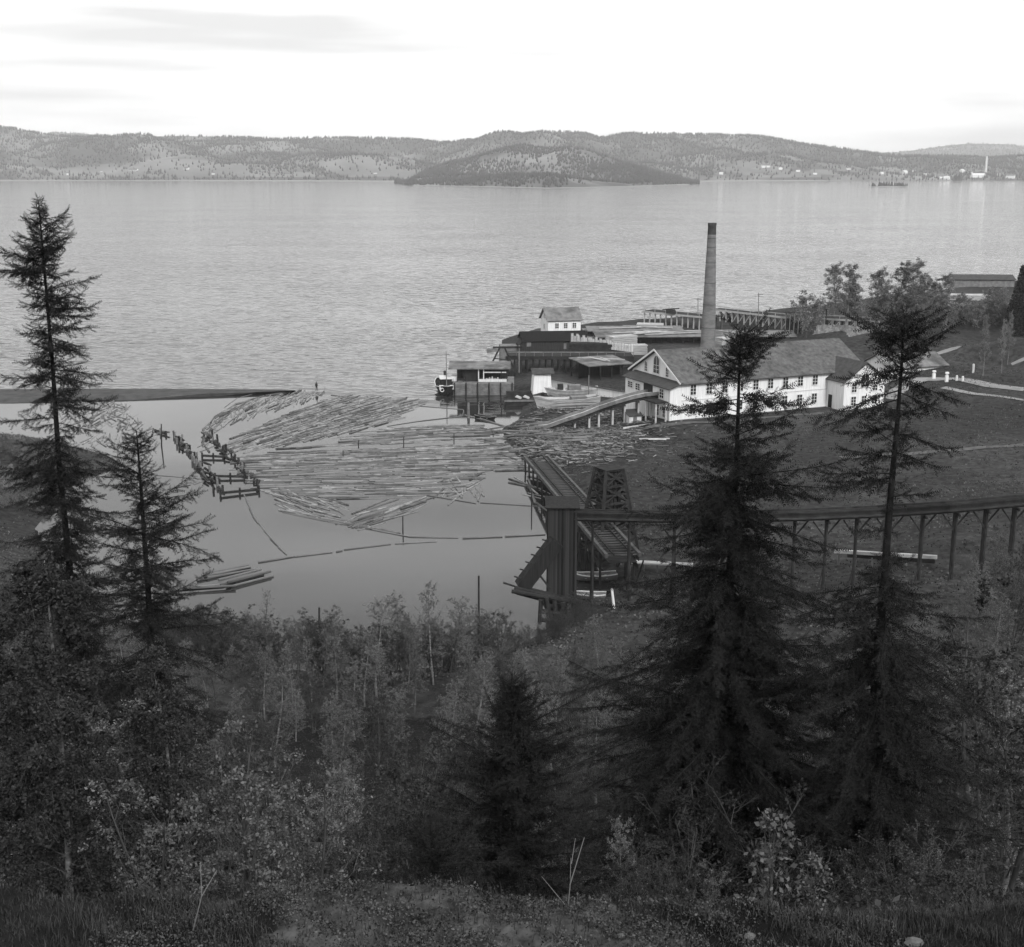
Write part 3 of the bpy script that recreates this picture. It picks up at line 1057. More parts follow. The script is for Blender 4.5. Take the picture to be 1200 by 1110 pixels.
# long tarred shed in front of it
e = tag(empty('tarred_shed', (2.4, 285.5, 1.6), R(7)), 'long tar-black shed with a low roof in front of the small quay house', 'shed')
gable_house(e, 0, 14.5, 0, 7.0, 4.2, 1.7, M['tar'], M['tar'], over=.3, base=-2)
MB().extrude_y([(-.9, -.5), (0, -.5), (0, 4.2), (-.9, 3.4)], .2, 5).build('side_lean_to', M['tar'], e)
MB().box(.9, 1.9, -.05, -.004, 3.1, 4.1).build('hatch', M['wood'], e)
MB().box(9.3, 9.9, -.05, -.004, 2.4, 3.7).build('hatch', M['wood'], e)
e = tag(empty('plank_crib', (-2.6, 287, 0), R(5)), 'grey boxed crib of planks left of the tar-black shed', 'crib')
for i in range(7):
    MB().box(0, 5.0, 0, 4, .3 + i * .62, .3 + i * .62 + .55).build('plank', M['wood'], e)

# loading wharf on piles with its long deck
WY0, WY1, WZ = 268.5, 276.0, 5.0
e = tag(empty('loading_wharf', (0, 0, 0)), 'long dark loading wharf on many piles below the tar-black shed', 'wharf')
MB().box(-1.2, 25.6, WY0 + .3, WY1, WZ - .18, WZ).build('deck', M['darkwood'], e)
MB().box(-1.4, 25.8, WY0, WY0 + .28, WZ - .75, WZ - .05).build('edge_beam', M['darkwood'], e)
MB().box(-1.4, 25.8, WY0 + .02, WY0 + .2, WZ + .75, WZ + .92).build('hand_rail', M['wood'], e)
posts_under(e, np.arange(-1, 26, 1.9), (WY0 + .1,), WZ, WZ + .75, .06, M['wood'], 'rail_post')
posts_under(e, np.arange(-.8, 25.6, 1.35), (WY0 + .4, (WY0 + WY1) / 2, WY1 - .3), -.6, WZ - .2, .2, M['darkwood'], 'pile')
for x in np.arange(9.0, 25, 2.7):
    MB().beam((x, WY0 + .35, 1.2), (x + 2.7, WY0 + .35, WZ - .9), .14, .18).build('brace', M['darkwood'], e)
# long row of boards leaning on the deck like teeth, one bundle after another
brd = MB()
for k in range(5):
    brd.beam((-.22 + k * .11, 0, 0), (-.24 + k * .11 + .06, .55, 2.15 - .1 * (k % 2)), .08, .05)
bme = brd.mesh('board_bundle', M['boards'])
y0b, y1b = 279.5, 273.5
e = tag(empty('lumber_stack', (13.2, y0b, WZ)), 'row of pale board bundles leaning along the wharf deck, falling to the right', 'lumber stack')
for i in range(26):
    t = i / 25
    o_ = obj('board_bundle', bme, e, (t * 12.6, (y1b - y0b) * t, .9 - .75 * t))
    s = 1.15 - .45 * t
    o_.scale = (1.15, 1, s * random.uniform(.8, 1.15))
    o_.rotation_euler = (random.uniform(-.12, .12), random.uniform(-.1, .1), random.uniform(-.3, .3))
MB().box(-.3, 12.6, .6, 1.0, -.0, .6).build('rest_beam', M['darkwood'], e)
e = tag(empty('dark_timber_stack', (12.5, 277.8, WZ)), 'black stack of timber underneath the leaning pale boards on the wharf', 'lumber stack')
for i in range(6):
    MB().box(random.uniform(-.3, .3), 12.5 + random.uniform(-1, 0) - i * .7, -2.2, .4, .02 + i * .3, .28 + i * .3).build('timber', M['darkwood'], e)


def lumber_pile(px, py, z, w, d, h, rz, mat, label, sticks=5, group='lumber piles in the sawmill yard'):
    p = P(px, py, z)
    e_ = tag(empty('lumber_pile', (p[0], p[1], z), rz), label, 'lumber pile', group)
    hh = h / sticks
    for i in range(sticks):
        q = random.uniform(-.25, .25)
        MB().box(-w / 2 + q, w / 2 + q * .5, -d / 2 + q * .3, d / 2 + q * .3, i * hh, (i + .82) * hh).build('board_layer', mat, e_)
    return e_


lumber_pile(744, 415, 3.2, 5.0, 2.5, 2.2, R(10), M['boards'], 'pale pile of boards just above the left eave of the mill', 6)
lumber_pile(728, 406, 3.0, 7.0, 3.0, 2.6, R(30), M['boards'], 'ragged pale board pile at the right end of the leaning boards', 6)
lumber_pile(762, 386, 2.0, 7.0, 4.0, 1.6, R(-8), M['boards'], 'grey board pile at the foot of the tall timber frame', 4)
lumber_pile(745, 387, 2.0, 6.0, 4.0, 1.2, R(5), M['wood'], 'darker board pile left of the tall timber frame', 4)
lumber_pile(858, 400, 2.2, 8.0, 3.0, 1.3, R(8), M['white_old'], 'bright white pile of sawn boards right of the chimney foot', 4)
lumber_pile(852, 407, 3.0, 5.0, 3.5, 2.4, R(25), M['boards'], 'pale board pile between chimney foot and mill ridge', 6)
lumber_pile(702, 400, 2.0, 12.0, 4.0, 1.0, R(6), M['wood'], 'long flat grey board pile behind the wharf', 3)
lumber_pile(715, 391, 1.8, 14.0, 5.0, 1.2, R(4), M['wood'], 'flat grey board pile at the back edge of the quay', 3)


def low_shed(px0, px1, py, z, d, zr, mat_r, label, rz=0.0, slats=0, name='lumber_shed'):
    a_, b_ = P(px0, py, z), P(px1, py, z)
    w = b_[0] - a_[0]
    e_ = tag(empty(name, (a_[0], a_[1], z), rz), label, 'shed', 'open lumber sheds behind the mill')
    MB().slab((-.4, -.5, zr), (w + .4, -.5, zr), (w + .4, d + .5, zr + .55), (-.4, d + .5, zr + .55), .18).build('roof', mat_r, e_)
    me = MB().box(-.1, .1, -.1, .1, -.5, zr - .1).mesh('post', M['darkwood'])
    for i in range(int(w / 2.6) + 1):
        for y in (.1, d - .1):
            obj('post', me, e_, (min(i * 2.6 + .1, w - .1), y, 0))
    MB().box(0, w, d * .55, d * .6, -.3, zr - .05).build('back_wall', M['tar'], e_)
    for i in range(slats):
        MB().beam((random.uniform(0, w * .7), random.uniform(0, d), zr + .5), (random.uniform(w * .3, w), random.uniform(0, d), zr + .6), random.uniform(.3, .9), .12).build('roof_board', M['boards'], e_)
    return e_


low_shed(700, 832, 404, 2.0, 7.0, 1.9, M['felt'], 'long low lumber shed left of the chimney with loose boards on its roof', R(3), 9)
low_shed(836, 930, 404, 2.2, 7.0, 2.2, M['felt'], 'low lumber shed right of the chimney behind the big spruce', R(-4), 3)
low_shed(690, 800, 395, 1.8, 5.0, 1.6, M['wood'], 'second low lumber shed, behind the long one left of the chimney', R(2), 4)
low_shed(690, 745, 447, 1.6, 8.0, 3.2, M['felt'], 'open grey-roofed shed built against the left side of the mill', R(24), 3)

# tall timber frame and the braced trestle along the back shore
def trestle(name, label, p0, p1, zt, wid, bay, brace, z0=None, rail=True, cat='trestle'):
    p0, p1 = Vector((*p0, 0)), Vector((*p1, 0))
    L = (p1 - p0).length
    a_ = math.atan2(p1.y - p0.y, p1.x - p0.x)
    e_ = tag(empty(name, p0, a_), label, cat)
    MB().box(-.4, L + .4, 0, wid, zt - .16, zt).build('deck', M['darkwood'], e_)
    MB().box(-.5, L + .5, -.25, -.004, zt - .5, zt - .05).build('edge_beam', M['boards'], e_)
    if rail:
        MB().box(-.4, L + .4, -.1, .02, zt + .62, zt + .74).build('hand_rail', M['boards'], e_)
    n_ = max(2, int(round(L / bay)))
    for i in range(n_ + 1):
        x = L * i / n_
        wp = p0 + (p1 - p0) * (i / n_)
        g0 = hz(wp.x, wp.y) if z0 is None else z0
        g0 = max(g0, -.5) - .3
        for y in (.12, wid - .12):
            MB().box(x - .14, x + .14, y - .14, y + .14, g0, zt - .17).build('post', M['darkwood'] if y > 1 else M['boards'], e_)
        if rail and i % 2 == 0:
            MB().box(x - .05, x + .05, -.09, .01, zt - .05, zt + .62).build('rail_post', M['boards'], e_)
        if brace and i < n_:
            x2 = L * (i + 1) / n_
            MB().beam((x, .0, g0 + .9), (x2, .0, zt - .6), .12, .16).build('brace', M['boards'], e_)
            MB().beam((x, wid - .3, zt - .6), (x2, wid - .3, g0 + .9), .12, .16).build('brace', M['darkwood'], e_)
    return e_


a_, b_ = PD(755, 366, 345), PD(833, 371, 330)
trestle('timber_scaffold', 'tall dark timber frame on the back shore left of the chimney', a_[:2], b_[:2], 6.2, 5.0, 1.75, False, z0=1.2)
a_ = PD(785, 363, 340)
e = tag(empty('lifting_gear', (a_[0], 338, 6.3)), 'small dark hoist perched on top of the tall timber frame', 'hoist')
MB().box(-1.2, 1.2, -.8, .8, .0, .9).build('winch_box', M['darkwood'], e)
MB().beam((-2.2, 0, 1.0), (2.2, 0, 1.25), .5, .25).build('jib', M['darkwood'], e)
a_, b_ = PD(837, 360, 346), PD(924, 368.5, 327)
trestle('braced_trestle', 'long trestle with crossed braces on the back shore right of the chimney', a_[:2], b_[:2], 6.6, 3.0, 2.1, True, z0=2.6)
a_, b_ = PD(967, 362, 318), PD(1030, 364, 312)
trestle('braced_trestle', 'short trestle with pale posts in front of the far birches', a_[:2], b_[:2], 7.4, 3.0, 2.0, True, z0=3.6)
# dark slatted house on the trestle
a_ = PD(930, 386, 322)
e = tag(empty('slatted_hut', (a_[0] - 2.2, 322, 2.0), R(-12)), 'dark flat-roofed timber hut at the end of the braced trestle', 'hut')
MB().box(0, 4.4, 0, 4, 0, 4.6).build('wall', M['tar'], e)
for i in range(5):
    MB().box(i * 1.05, i * 1.05 + .18, -.16, -.004, 0, 6.2).build('stud', M['wood'], e)
MB().box(-.4, 4.8, -.5, 4.5, 6.25, 6.5).build('roof', M['darkwood'], e)
MB().box(.1, .3, 3.7, 3.9, 4.6, 6.2).box(4.1, 4.3, 3.7, 3.9, 4.6, 6.2).build('corner_post', M['wood'], e)
# slanting conveyor gallery in the yard
a_, b_ = P(893, 392, 4.0), P(950, 401, 3.4)
e = tag(empty('conveyor_gallery', a_), 'pale slanting gallery running down towards the bush by the mill ridge', 'conveyor')
d_ = Vector(b_) - Vector(a_)
MB().beam((0, 0, 0), d_, 1.2, .35).build('deck', M['boards'], e)
for i in range(7):
    q = d_ * (i / 6)
    MB().tube((q.x, q.y, -3.0), (q.x, q.y, q.z - .18), .12, .12, 6).build('post', M['wood'], e)

# rubble embankment below the birches
emb = [P(*p) for p in [(958, 381, 6.2), (1000, 383, 6.4), (1052, 390, 6.6)]]
embl = [P(*p) for p in [(950, 400, 2.6), (1000, 404, 2.8), (1042, 410, 3.0)]]
vs, fs = [], []
nu, nv = 46, 12
for i in range(nu):
    for j in range(nv):
        u, v = i / (nu - 1), j / (nv - 1)
        top = Vector(emb[0]).lerp(Vector(emb[1]), u * 2) if u < .5 else Vector(emb[1]).lerp(Vector(emb[2]), u * 2 - 1)
        bot = Vector(embl[0]).lerp(Vector(embl[1]), u * 2) if u < .5 else Vector(embl[1]).lerp(Vector(embl[2]), u * 2 - 1)
        p = bot.lerp(top, v) + Vector((random.uniform(-.2, .2), random.uniform(-.2, .2), random.uniform(-.22, .22) + .25))
        vs.append(tuple(p))
for i in range(nu - 1):
    for j in range(nv - 1):
        fs.append((i * nv + j, (i + 1) * nv + j, (i + 1) * nv + j + 1, i * nv + j + 1))
tag(MB().add(vs, fs).build('embankment', M['rubble']), kind='structure')

# poles
def pole(px, py0, py1, z, r, label, mat='wood', arms=0, cat='pole', name='pole', group=None, lean=0):
    b_ = P(px, py1, z)
    t_ = PD(px + lean, py0, b_[1])
    e_ = tag(empty(name, b_), label, cat, group)
    MB().tube((0, 0, -.8), (t_[0] - b_[0], 0, t_[2] - z), r, r * .7, 7).build('shaft', M[mat], e_)
    for k_ in range(arms):
        zz_ = t_[2] - z - .5 - k_ * .6
        MB().box(-.7, .7, -.06, .06, zz_, zz_ + .12).build('crossarm', M['darkwood'], e_)
    return e_


pole(818, 349, 388, 2.0, .14, 'thin pole just left of the chimney shaft on the back shore', arms=1)
pole(889, 343, 392, 2.2, .14, 'thin utility pole behind the braced trestle', arms=1)
pole(966, 362, 398, 2.6, .16, 'leaning dark pole between the lone bush and the birches', 'darkwood', lean=3)
pole(846, 375, 392, 2.0, .1, 'short thin pole right of the chimney above the lumber shed')
pole(616, 404, 434, 1.2, .15, 'upright pole at the left end of the loading wharf', 'darkwood')
pole(690, 440, 470, 1.4, .13, 'grey pole in front of the white fence')

# white hut, white fence, the two pale hulls on the slip
a_ = P(626, 461, 1.2)
e = tag(empty('white_hut', (a_[0], a_[1], .9), R(6)), 'small white hut with a dark roof on the quay left of the white fence', 'hut')
MB().add([(-.3, -.2, 0), (3.5, -.2, 0), (3.5, 3.4, 0), (-.3, 3.4, 0), (0, 0, 4.1), (3.2, 0, 4.1), (3.2, 3.2, 4.1), (0, 3.2, 4.1)],
         [(0, 3, 2, 1), (4, 5, 6, 7), (0, 1, 5, 4), (1, 2, 6, 5), (2, 3, 7, 6), (3, 0, 4, 7)]).build('wall', M['white'], e)
MB().slab((-.5, -.5, 4.15), (3.9, -.5, 4.15), (3.9, 1.6, 5.0), (-.5, 1.6, 5.0), .12).slab((-.5, 3.7, 4.15), (3.9, 3.7, 4.15), (3.9, 1.6, 5.0), (-.5, 1.6, 5.0), .12).build('roof', M['tile_dark'], e)
MB().extrude_x([(0.0, 4.1), (3.2, 4.1), (1.6, 4.85)], 3.1, 3.2).build('gable', M['white'], e)
a_, b_ = P(647, 455, 1.4), P(742, 468, 2.0)
e = tag(empty('white_fence', (a_[0], a_[1], 1.3), math.atan2(b_[1] - a_[1], b_[0] - a_[0])), 'long white board fence with a dark coping between white hut and mill', 'fence')
L = math.dist(a_[:2], b_[:2])
k_ = 12
for i in range(k_):
    MB().box(i * L / k_ + .02, (i + 1) * L / k_ - .02, -.04, .04, -.2, 1.75 + random.uniform(-.04, .04)).build('panel', M['white'] if i % 3 else M['white_old'], e)
    MB().box(i * L / k_ - .09, i * L / k_ + .09, .05, .2, -.5, 1.8).build('post', M['white_old'], e)
MB().beam((0, 0, 1.85), (L, 0, 1.85), .5, .12).build('coping', M['tile_dark'], e)


def hull(name, label, loc, rz, L, W, H, mat, cat='boat', bow=.35, deck=None, thwarts=0, gun=None, group=None):
    """an open or decked boat; bow towards local -x, keel at z=0"""
    e_ = tag(empty(name, loc, rz), label, cat, group)
    st, nr = 13, 7
    vs_, fs_ = [], []
    for i in range(st):
        t = i / (st - 1)
        wfac = min(1, math.sin(min(t / bow, 1) * math.pi / 2) ** .75) * (1 - .22 * max(0, (t - .7) / .3) ** 2)
        keel = .35 * H * max(0, 1 - t / (bow * .7)) ** 2
        sheer = H + .22 * H * (2 * t - 1) ** 2 + (.1 * H if t < .1 else 0)
        for j in range(nr):
            a__ = (j / (nr - 1) - .5) * 2
            y = W / 2 * wfac * (abs(a__) ** .55) * (1 if a__ >= 0 else -1)
            z = keel + (sheer - keel) * abs(a__) ** 1.6
            x = -L / 2 + L * t - (.06 * L * (abs(a__) ** 2) * max(0, 1 - t / .2))
            vs_.append((x, y, z))
    for i in range(st - 1):
        for j in range(nr - 1):
            fs_.append((i * nr + j, i * nr + j + 1, (i + 1) * nr + j + 1, (i + 1) * nr + j))
    fs_.append(tuple((st - 1) * nr + j for j in range(nr)))
    h_ = MB().add(vs_, fs_).build('hull', M[mat], e_)
    md = h_.modifiers.new('thick', 'SOLIDIFY')
    md.thickness = .06
    g = MB()
    for i in range(st - 1):
        for j in (0, nr - 1):
            g.beam(Vector(vs_[i * nr + j]) + Vector((0, 0, .03)), Vector(vs_[(i + 1) * nr + j]) + Vector((0, 0, .03)), .12, .1)
    g.build('gunwale', M[gun or mat], e_)
    if deck:
        d = MB()
        for i in range(st - 1):
            q = [Vector(vs_[i * nr]), Vector(vs_[i * nr + nr - 1]), Vector(vs_[(i + 1) * nr + nr - 1]), Vector(vs_[(i + 1) * nr])]
            d.add([p - Vector((0, 0, .14 * H)) for p in q], [(0, 1, 2, 3)])
        d.build('deck', M[deck], e_)
    for i in range(thwarts):
        t = (i + 1) / (thwarts + 1)
        ii = int(t * (st - 1))
        y = vs_[ii * nr + nr - 1][1] * .9
        MB().box(-L / 2 + L * t - .12, -L / 2 + L * t + .12, -y, y, H * .6, H * .6 + .05).build('thwart', M['palewood'], e_)
    return e_


a_ = P(664, 482, 1.0)
e = hull('wooden_hull', 'larger pale planked boat hull standing on the slip behind the ramp', (a_[0] + .3, a_[1] + 1.5, .9), R(12), 11.5, 3.4, 2.1, 'cream', deck='wood')
for z in (.8, 1.35, 1.8):
    MB().beam((-3.5, -1.72, z), (5.2, -1.66, z), .06, .07).build('strake', M['palewood'], e)
MB().box(.5, 3.4, -.9, .9, 1.8, 2.5).build('hatch_cover', M['wood'], e)
a_ = P(672, 466, 1.2)
e = hull('wooden_hull', 'second pale boat hull lying behind the larger one by the white fence', (a_[0], a_[1] + 1.0, 1.1), R(8), 10.0, 3.0, 1.5, 'palewood', deck='boards')
MB().box(-1.0, 1.4, -.8, .8, 1.3, 2.4).build('deck_box', M['wood'], e)
MB().box(-3.0, -2.0, -.5, .5, 1.3, 2.6).build('tarpaulin', M['darkwood'], e)
a_ = P(636, 468, 1.0)
e = tag(empty('bollard_stack', (a_[0], a_[1] - .6, .8)), 'dark heap of gear at the prow of the pale hull', 'gear')
MB().tube((0, 0, 0), (0, 0, 1.6), .55, .3, 7).build('coil', M['darkwood'], e)
MB().tube((.7, .2, 0), (.7, .2, 1.0), .4, .35, 7).build('barrel', M['tar'], e)

# ------------------------------------------------------------------ quay crib with its open shed, tug, scow, rowing boat
a_, b_ = P(531, 463, 0), P(602, 463, 0)
QL = b_[0] - a_[0]
e = tag(empty('quay_crib', (a_[0], a_[1], 0)), 'log-built quay crib in the water carrying the open shed', 'quay')
for i in range(7):
    MB().box(random.uniform(-.1, .1), QL + random.uniform(-.1, .1), random.uniform(-.05, .05), 9.0, -.5 + i * .4, -.5 + i * .4 + .36).build('timber', M['wood'], e)
for x in np.linspace(.3, QL - .3, 6):
    MB().tube((x, -.25, -1), (x, -.25, 2.5), .14, .12, 6).build('fender_pile', M['darkwood'], e)
e = tag(empty('quay_shed', (a_[0] + .6, a_[1] + 2.4, 2.3)), 'open-fronted shed with a flat grey roof on the quay crib', 'shed')
MB().slab((-1.6, -.6, 2.7), (QL - 1.2, -.6, 2.7), (QL - 1.2, 5.0, 3.35), (-1.6, 5.0, 3.35), .2).build('roof', M['felt'], e)
MB().box(0, QL - 1.8, 4.3, 4.5, 0, 2.9).build('back_wall', M['tar'], e)
MB().box(1.6, 4.2, .3, 3.5, 0, 2.5).build('boarded_bay', M['tar'], e)
for x in (.2, 1.4, 4.4, 5.4, 8.9, QL - 2.0):
    MB().box(x - .1, x + .1, -.1, .1, -.1, 2.68).build('post', M['white_old'] if x in (4.4, 5.4) else M['darkwood'], e)
MB().box(5.5, QL - 2.0, -.08, .08, 1.75, 1.95).build('white_rail', M['white_old'], e)
MB().box(4.4, QL - 2.0, -.3, -.11, -.02, .5).build('white_kerb', M['white_old'], e)
MB().box(-1.2, .1, .3, 3.4, 0, .9).build('white_locker', M['white_old'], e)
lump = MB()
for i in range(5):
    lump.tube((6 + i * .55, 1 + .2 * (i % 2), 0), (6 + i * .55, 1 + .2 * (i % 2), .55 + .15 * (i % 3)), .35, .12, 6)
lump.build('sacks', M['boards'], e)

# A-frame at the tip of the wharf
e = tag(empty('loading_crane', (-2.4, 266, 2.3)), 'dark slanting A-frame with a chute at the left tip of the wharf', 'crane')
MB().beam((-2.6, 0, 0), (-.2, 0, 4.8), .35, .35).build('leg', M['darkwood'], e)
MB().beam((3.2, 0, -.6), (.9, 0, 4.8), .45, .35).build('leg', M['darkwood'], e)
MB().beam((-1.6, 0, 4.9), (4.6, 0, 5.0), .5, .35).build('crossbeam', M['darkwood'], e)
MB().beam((-2.9, 0, 4.15), (-.6, 0, 4.5), .9, .75).build('chute', M['wood'], e)
MB().beam((-1.3, 0, 2.6), (2.0, 0, 2.2), .2, .2).build('tie', M['darkwood'], e)
MB().beam((3.9, 0, -.4), (3.9, 0, 5.4), .25, .25).build('mast', M['wood'], e)

a_ = P(521, 464, 0)
e = hull('tugboat', 'dark tugboat with white trim and a mast moored at the quay corner', (a_[0], a_[1] + 5.0, -.55), R(-90 + 6) + math.pi, 11.0, 4.2, 2.0, 'hull', deck='darkwood', gun='white_old')
e.rotation_euler = (0, 0, R(96))
MB().box(-2.2, 1.6, -1.1, 1.1, 1.5, 3.4).build('wheelhouse', M['darkwood'], e)
MB().box(-2.5, 1.8, -1.3, 1.3, 3.42, 3.56).build('wheelhouse_roof', M['white_old'], e)
for y in (-.65, 0, .65):
    MB().box(-2.26, -2.205, y - .22, y + .22, 2.5, 3.15).build('wheelhouse_window', M['glass'], e)
MB().tube((2.4, 0, 1.5), (2.4, 0, 4.4), .32, .32, 10).build('funnel', M['soot'], e)
MB().tube((-3.0, 0, 1.6), (-3.0, 0, 9.2), .11, .06, 7).build('mast', M['wood'], e)
ring = MB()
for i in range(12):
    t0, t1 = 2 * math.pi * i / 12, 2 * math.pi * (i + 1) / 12
    ring.beam((-5.0, 1.0 + .36 * math.cos(t0), 1.75 + .36 * math.sin(t0)), (-5.0, 1.0 + .36 * math.cos(t1), 1.75 + .36 * math.sin(t1)), .13, .13)
ring.build('lifebuoy', M['white'], e)
for y in (-1.0, 1.1):
    MB().box(-4.4, -3.8, y - .4, y + .4, 1.7, 2.5).build('locker', M['white_old'], e)
e = tag(empty('scow', (P(593, 476)[0], P(593, 476)[1], 0), R(4)), 'flat dark scow with pale lumps of cargo beside the quay', 'barge')
MB().add([(0, 0, -.3), (5.6, 0, -.3), (5.6, 3.2, -.3), (0, 3.2, -.3), (-.3, -.2, 1.2), (5.9, -.2, 1.2), (5.9, 3.4, 1.2), (-.3, 3.4, 1.2)],
         [(0, 3, 2, 1), (4, 5, 6, 7), (0, 1, 5, 4), (1, 2, 6, 5), (2, 3, 7, 6), (3, 0, 4, 7)]).build('hull', M['darkwood'], e)
MB().box(-.32, 5.92, -.3, -.204, .85, 1.2).build('rubbing_strake', M['wood'], e)
for x in (2.4, 3.9):
    MB().tube((x, 1.2, 1.2), (x + .2, 1.3, 1.65), .75, .5, 7).build('cargo', M['boards'], e)
MB().box(.2, 5.0, 2.2, 3.1, 1.2, 2.4).build('deck_load', M['darkwood'], e)
a_ = P(569, 491)
hull('rowing_boat', 'small dark rowing boat moored off the ramp foot', (a_[0], a_[1], -.12), R(150), 3.9, 1.4, .6, 'hull', thwarts=2, gun='wood')
pole(549, 472, 490, 0.0, .28, 'lone thick mooring pile in the pond right of the boom corner', 'wood', cat='mooring pile', name='mooring_pile')

# ------------------------------------------------------------------ boarded tower, its chute and platform
TX0, TX1, TY0, TY1 = 3.55, 6.45, 122.0, 124.6
TZ = PD(660, 590, 122)[2]
e = tag(empty('boarded_tower', (TX0, TY0, 0)), 'tall narrow dark boarded tower at the edge of the log pond', 'tower')
MB().box(.04, TX1 - TX0 - .04, .04, TY1 - TY0 - .04, -.5, TZ - .5).build('core', M['tar'], e)
k_ = 15
bw = (TX1 - TX0) / k_
bme = MB().box(.012, bw - .012, -.03, .03, 0, 1).mesh('board', M['tar'])
for i in range(k_):
    for (bx, by, rz) in ((i * bw, 0, 0), (i * bw, TY1 - TY0, 0)):
        o_ = obj('board', bme, e, (bx, by + random.uniform(-.012, .012), random.uniform(.3, 1.0)))
        o_.scale = (1, 1, TZ - .55 - o_.location.z + random.uniform(-.05, .05))
for i in range(13):
    for bx in (0, TX1 - TX0):
        o_ = obj('board', bme, e, (bx + random.uniform(-.012, .012), .1 + i * bw, random.uniform(.2, .6)))
        o_.rotation_euler = (0, 0, math.pi / 2)
        o_.scale = (1, 1, TZ - .6 - o_.location.z)
MB().slab((-.25, -.3, TZ - .38), (TX1 - TX0 + .25, -.3, TZ - .38), (TX1 - TX0 + .25, 2.9, TZ + .02), (-.25, 2.9, TZ + .02), .12).build('roof', M['tar'], e)
# chute leaning out over the pond
foot = Vector(PD(611, 688, 121.0)) - Vector((TX0, TY0, 0))
top_ = Vector(PD(652, 634, 121.6)) - Vector((TX0, TY0, 0))
e2 = tag(empty('timber_chute', (TX0, TY0, 0)), 'steep boarded chute leaning against the left side of the dark tower', 'chute')
MB().beam(foot, top_, 1.5, 1.35).build('trough', M['tar'], e2)
d_ = top_ - foot
for i in range(6):
    q = foot + d_ * (.08 + .16 * i)
    MB().beam(q + Vector((-1.0, -.1, .75)), q + Vector((.15, -.1, .45)), .12, .12).build('peg', M['darkwood'], e2)
MB().beam(Vector(PD(629, 670, 121.2)) - Vector((TX0, TY0, 0)), Vector(PD(645, 690, 121.2)) - Vector((TX0, TY0, 0)), .16, .18).build('strut', M['darkwood'], e2)
# platform of heavy logs in front
e3 = tag(empty('log_platform', (0, 120, 0)), 'rough platform of heavy dark logs at the foot of the tower', 'platform')
o3 = Vector((0, 120, 0))
for (x0, y0, x1, y1, Y, r) in ((603, 690, 678, 708, 119.4, .3), (606, 694, 676, 713, 120.2, .27), (612, 689, 682, 706, 121.0, .25), (600, 693, 640, 700, 118.6, .22), (590, 683, 612, 690, 119.0, .1)):
    MB().tube(Vector(PD(x0, y0, Y)) - o3, Vector(PD(x1, y1, Y + .6)) - o3, r, r * .85, 8).build('log', M['darkwood'], e3)
e4 = tag(empty('crib_pier', (0, 119, 0)), 'broken dark log crib standing below the tower platform', 'pier')
o4 = Vector((0, 119, 0))
for (x0, y0, x1, y1, Y) in ((634, 702, 632, 732, 119), (640, 700, 647, 738, 118.4), (650, 704, 652, 736, 119.6), (660, 706, 661, 730, 119.4), (668, 708, 672, 724, 119.8),
                            (636, 703, 654, 738, 118.8), (632, 716, 672, 722, 119.2), (633, 726, 664, 731, 119.0)):
    MB().tube(Vector(PD(x0, y0, Y)) - o4, Vector(PD(x1, y1, Y - .3)) - o4, .24, .2, 7).build('timber', M['darkwood'], e4)

# ------------------------------------------------------------------ flume bridge running right from the tower on splayed bents
e = tag(empty('flume_bridge', (TX1 - .2, 123.3, 0)), 'long dark timber flume bridge on splayed bents crossing the field to the right', 'bridge')
o5 = Vector((TX1 - .2, 123.3, 0))
pts5 = [Vector(PD(*p)) - o5 for p in [(672, 604, 123.3), (760, 606, 123.6), (850, 606, 124), (940, 604, 124.5), (1030, 600, 125), (1110, 595, 125.8), (1200, 587, 126.5), (1300, 578, 127.5), (1420, 566, 128.5)]]
for nm, dy, dz, w, h, mt in (('trough_side', -.7, .25, .1, .5, 'darkwood'), ('trough_side', .7, .25, .1, .5, 'darkwood'), ('trough_floor', 0, 0, 1.4, .12, 'darkwood'),
                             ('stringer', -.55, -.25, .26, .34, 'darkwood'), ('stringer', .55, -.25, .26, .34, 'darkwood'), ('walk_rail', -1.3, .75, .09, .12, 'darkwood'), ('walkway', -1.05, -.05, .6, .08, 'darkwood')):
    m_ = MB()
    for a_, b_ in zip(pts5[:-1], pts5[1:]):
        m_.beam(a_ + Vector((0, dy, dz)), b_ + Vector((0, dy, dz)), w, h)
    m_.build(nm, M[mt], e)
for px in (694, 737, 790, 848, 888, 932, 970, 1006, 1046, 1086, 1126, 1163, 1198, 1240, 1290):
    i = max(j for j in range(len(pts5) - 1) if (pts5[j] + o5).x <= PD(px, 600, 124)[0])
    a_, b_ = pts5[i], pts5[i + 1]
    x = PD(px, 600, 124.5)[0] - o5.x
    t = (x - a_.x) / (b_.x - a_.x)
    c = a_.lerp(b_, t)
    g0 = max(hz(c.x + o5.x, c.y + o5.y), -.6) - .4
    sp_ = .25 if px < 760 else .55
    for s in (-1, 1):
        MB().tube((c.x + .35 * s * (px > 760), c.y + s * 1.5 * .8, g0), (c.x + .06 * s, c.y + s * .55, c.z - .58), .15, .12, 7).build('post', M['darkwood'], e)
        if px > 760:
            MB().beam((c.x, c.y + s * .5, c.z - 2.6), (c.x + s * 1.5, c.y + s * .5, c.z - .62), .13, .14).build('knee_brace', M['darkwood'], e)
    MB().tube((c.x, c.y - .1, g0), (c.x, c.y, c.z - .6), .14, .12, 7).build('post', M['darkwood'], e)
    MB().beam((c.x, c.y - 1.2, c.z - .62), (c.x, c.y + 1.2, c.z - .62), .22, .2).build('cap_beam', M['darkwood'], e)
    if px > 900 and random.random() < .7:
        MB().beam((c.x - random.uniform(.8, 1.6), c.y - 1.6, g0), (c.x, c.y - .6, c.z * .55), .12, .12).build('raking_prop', M['darkwood'], e)

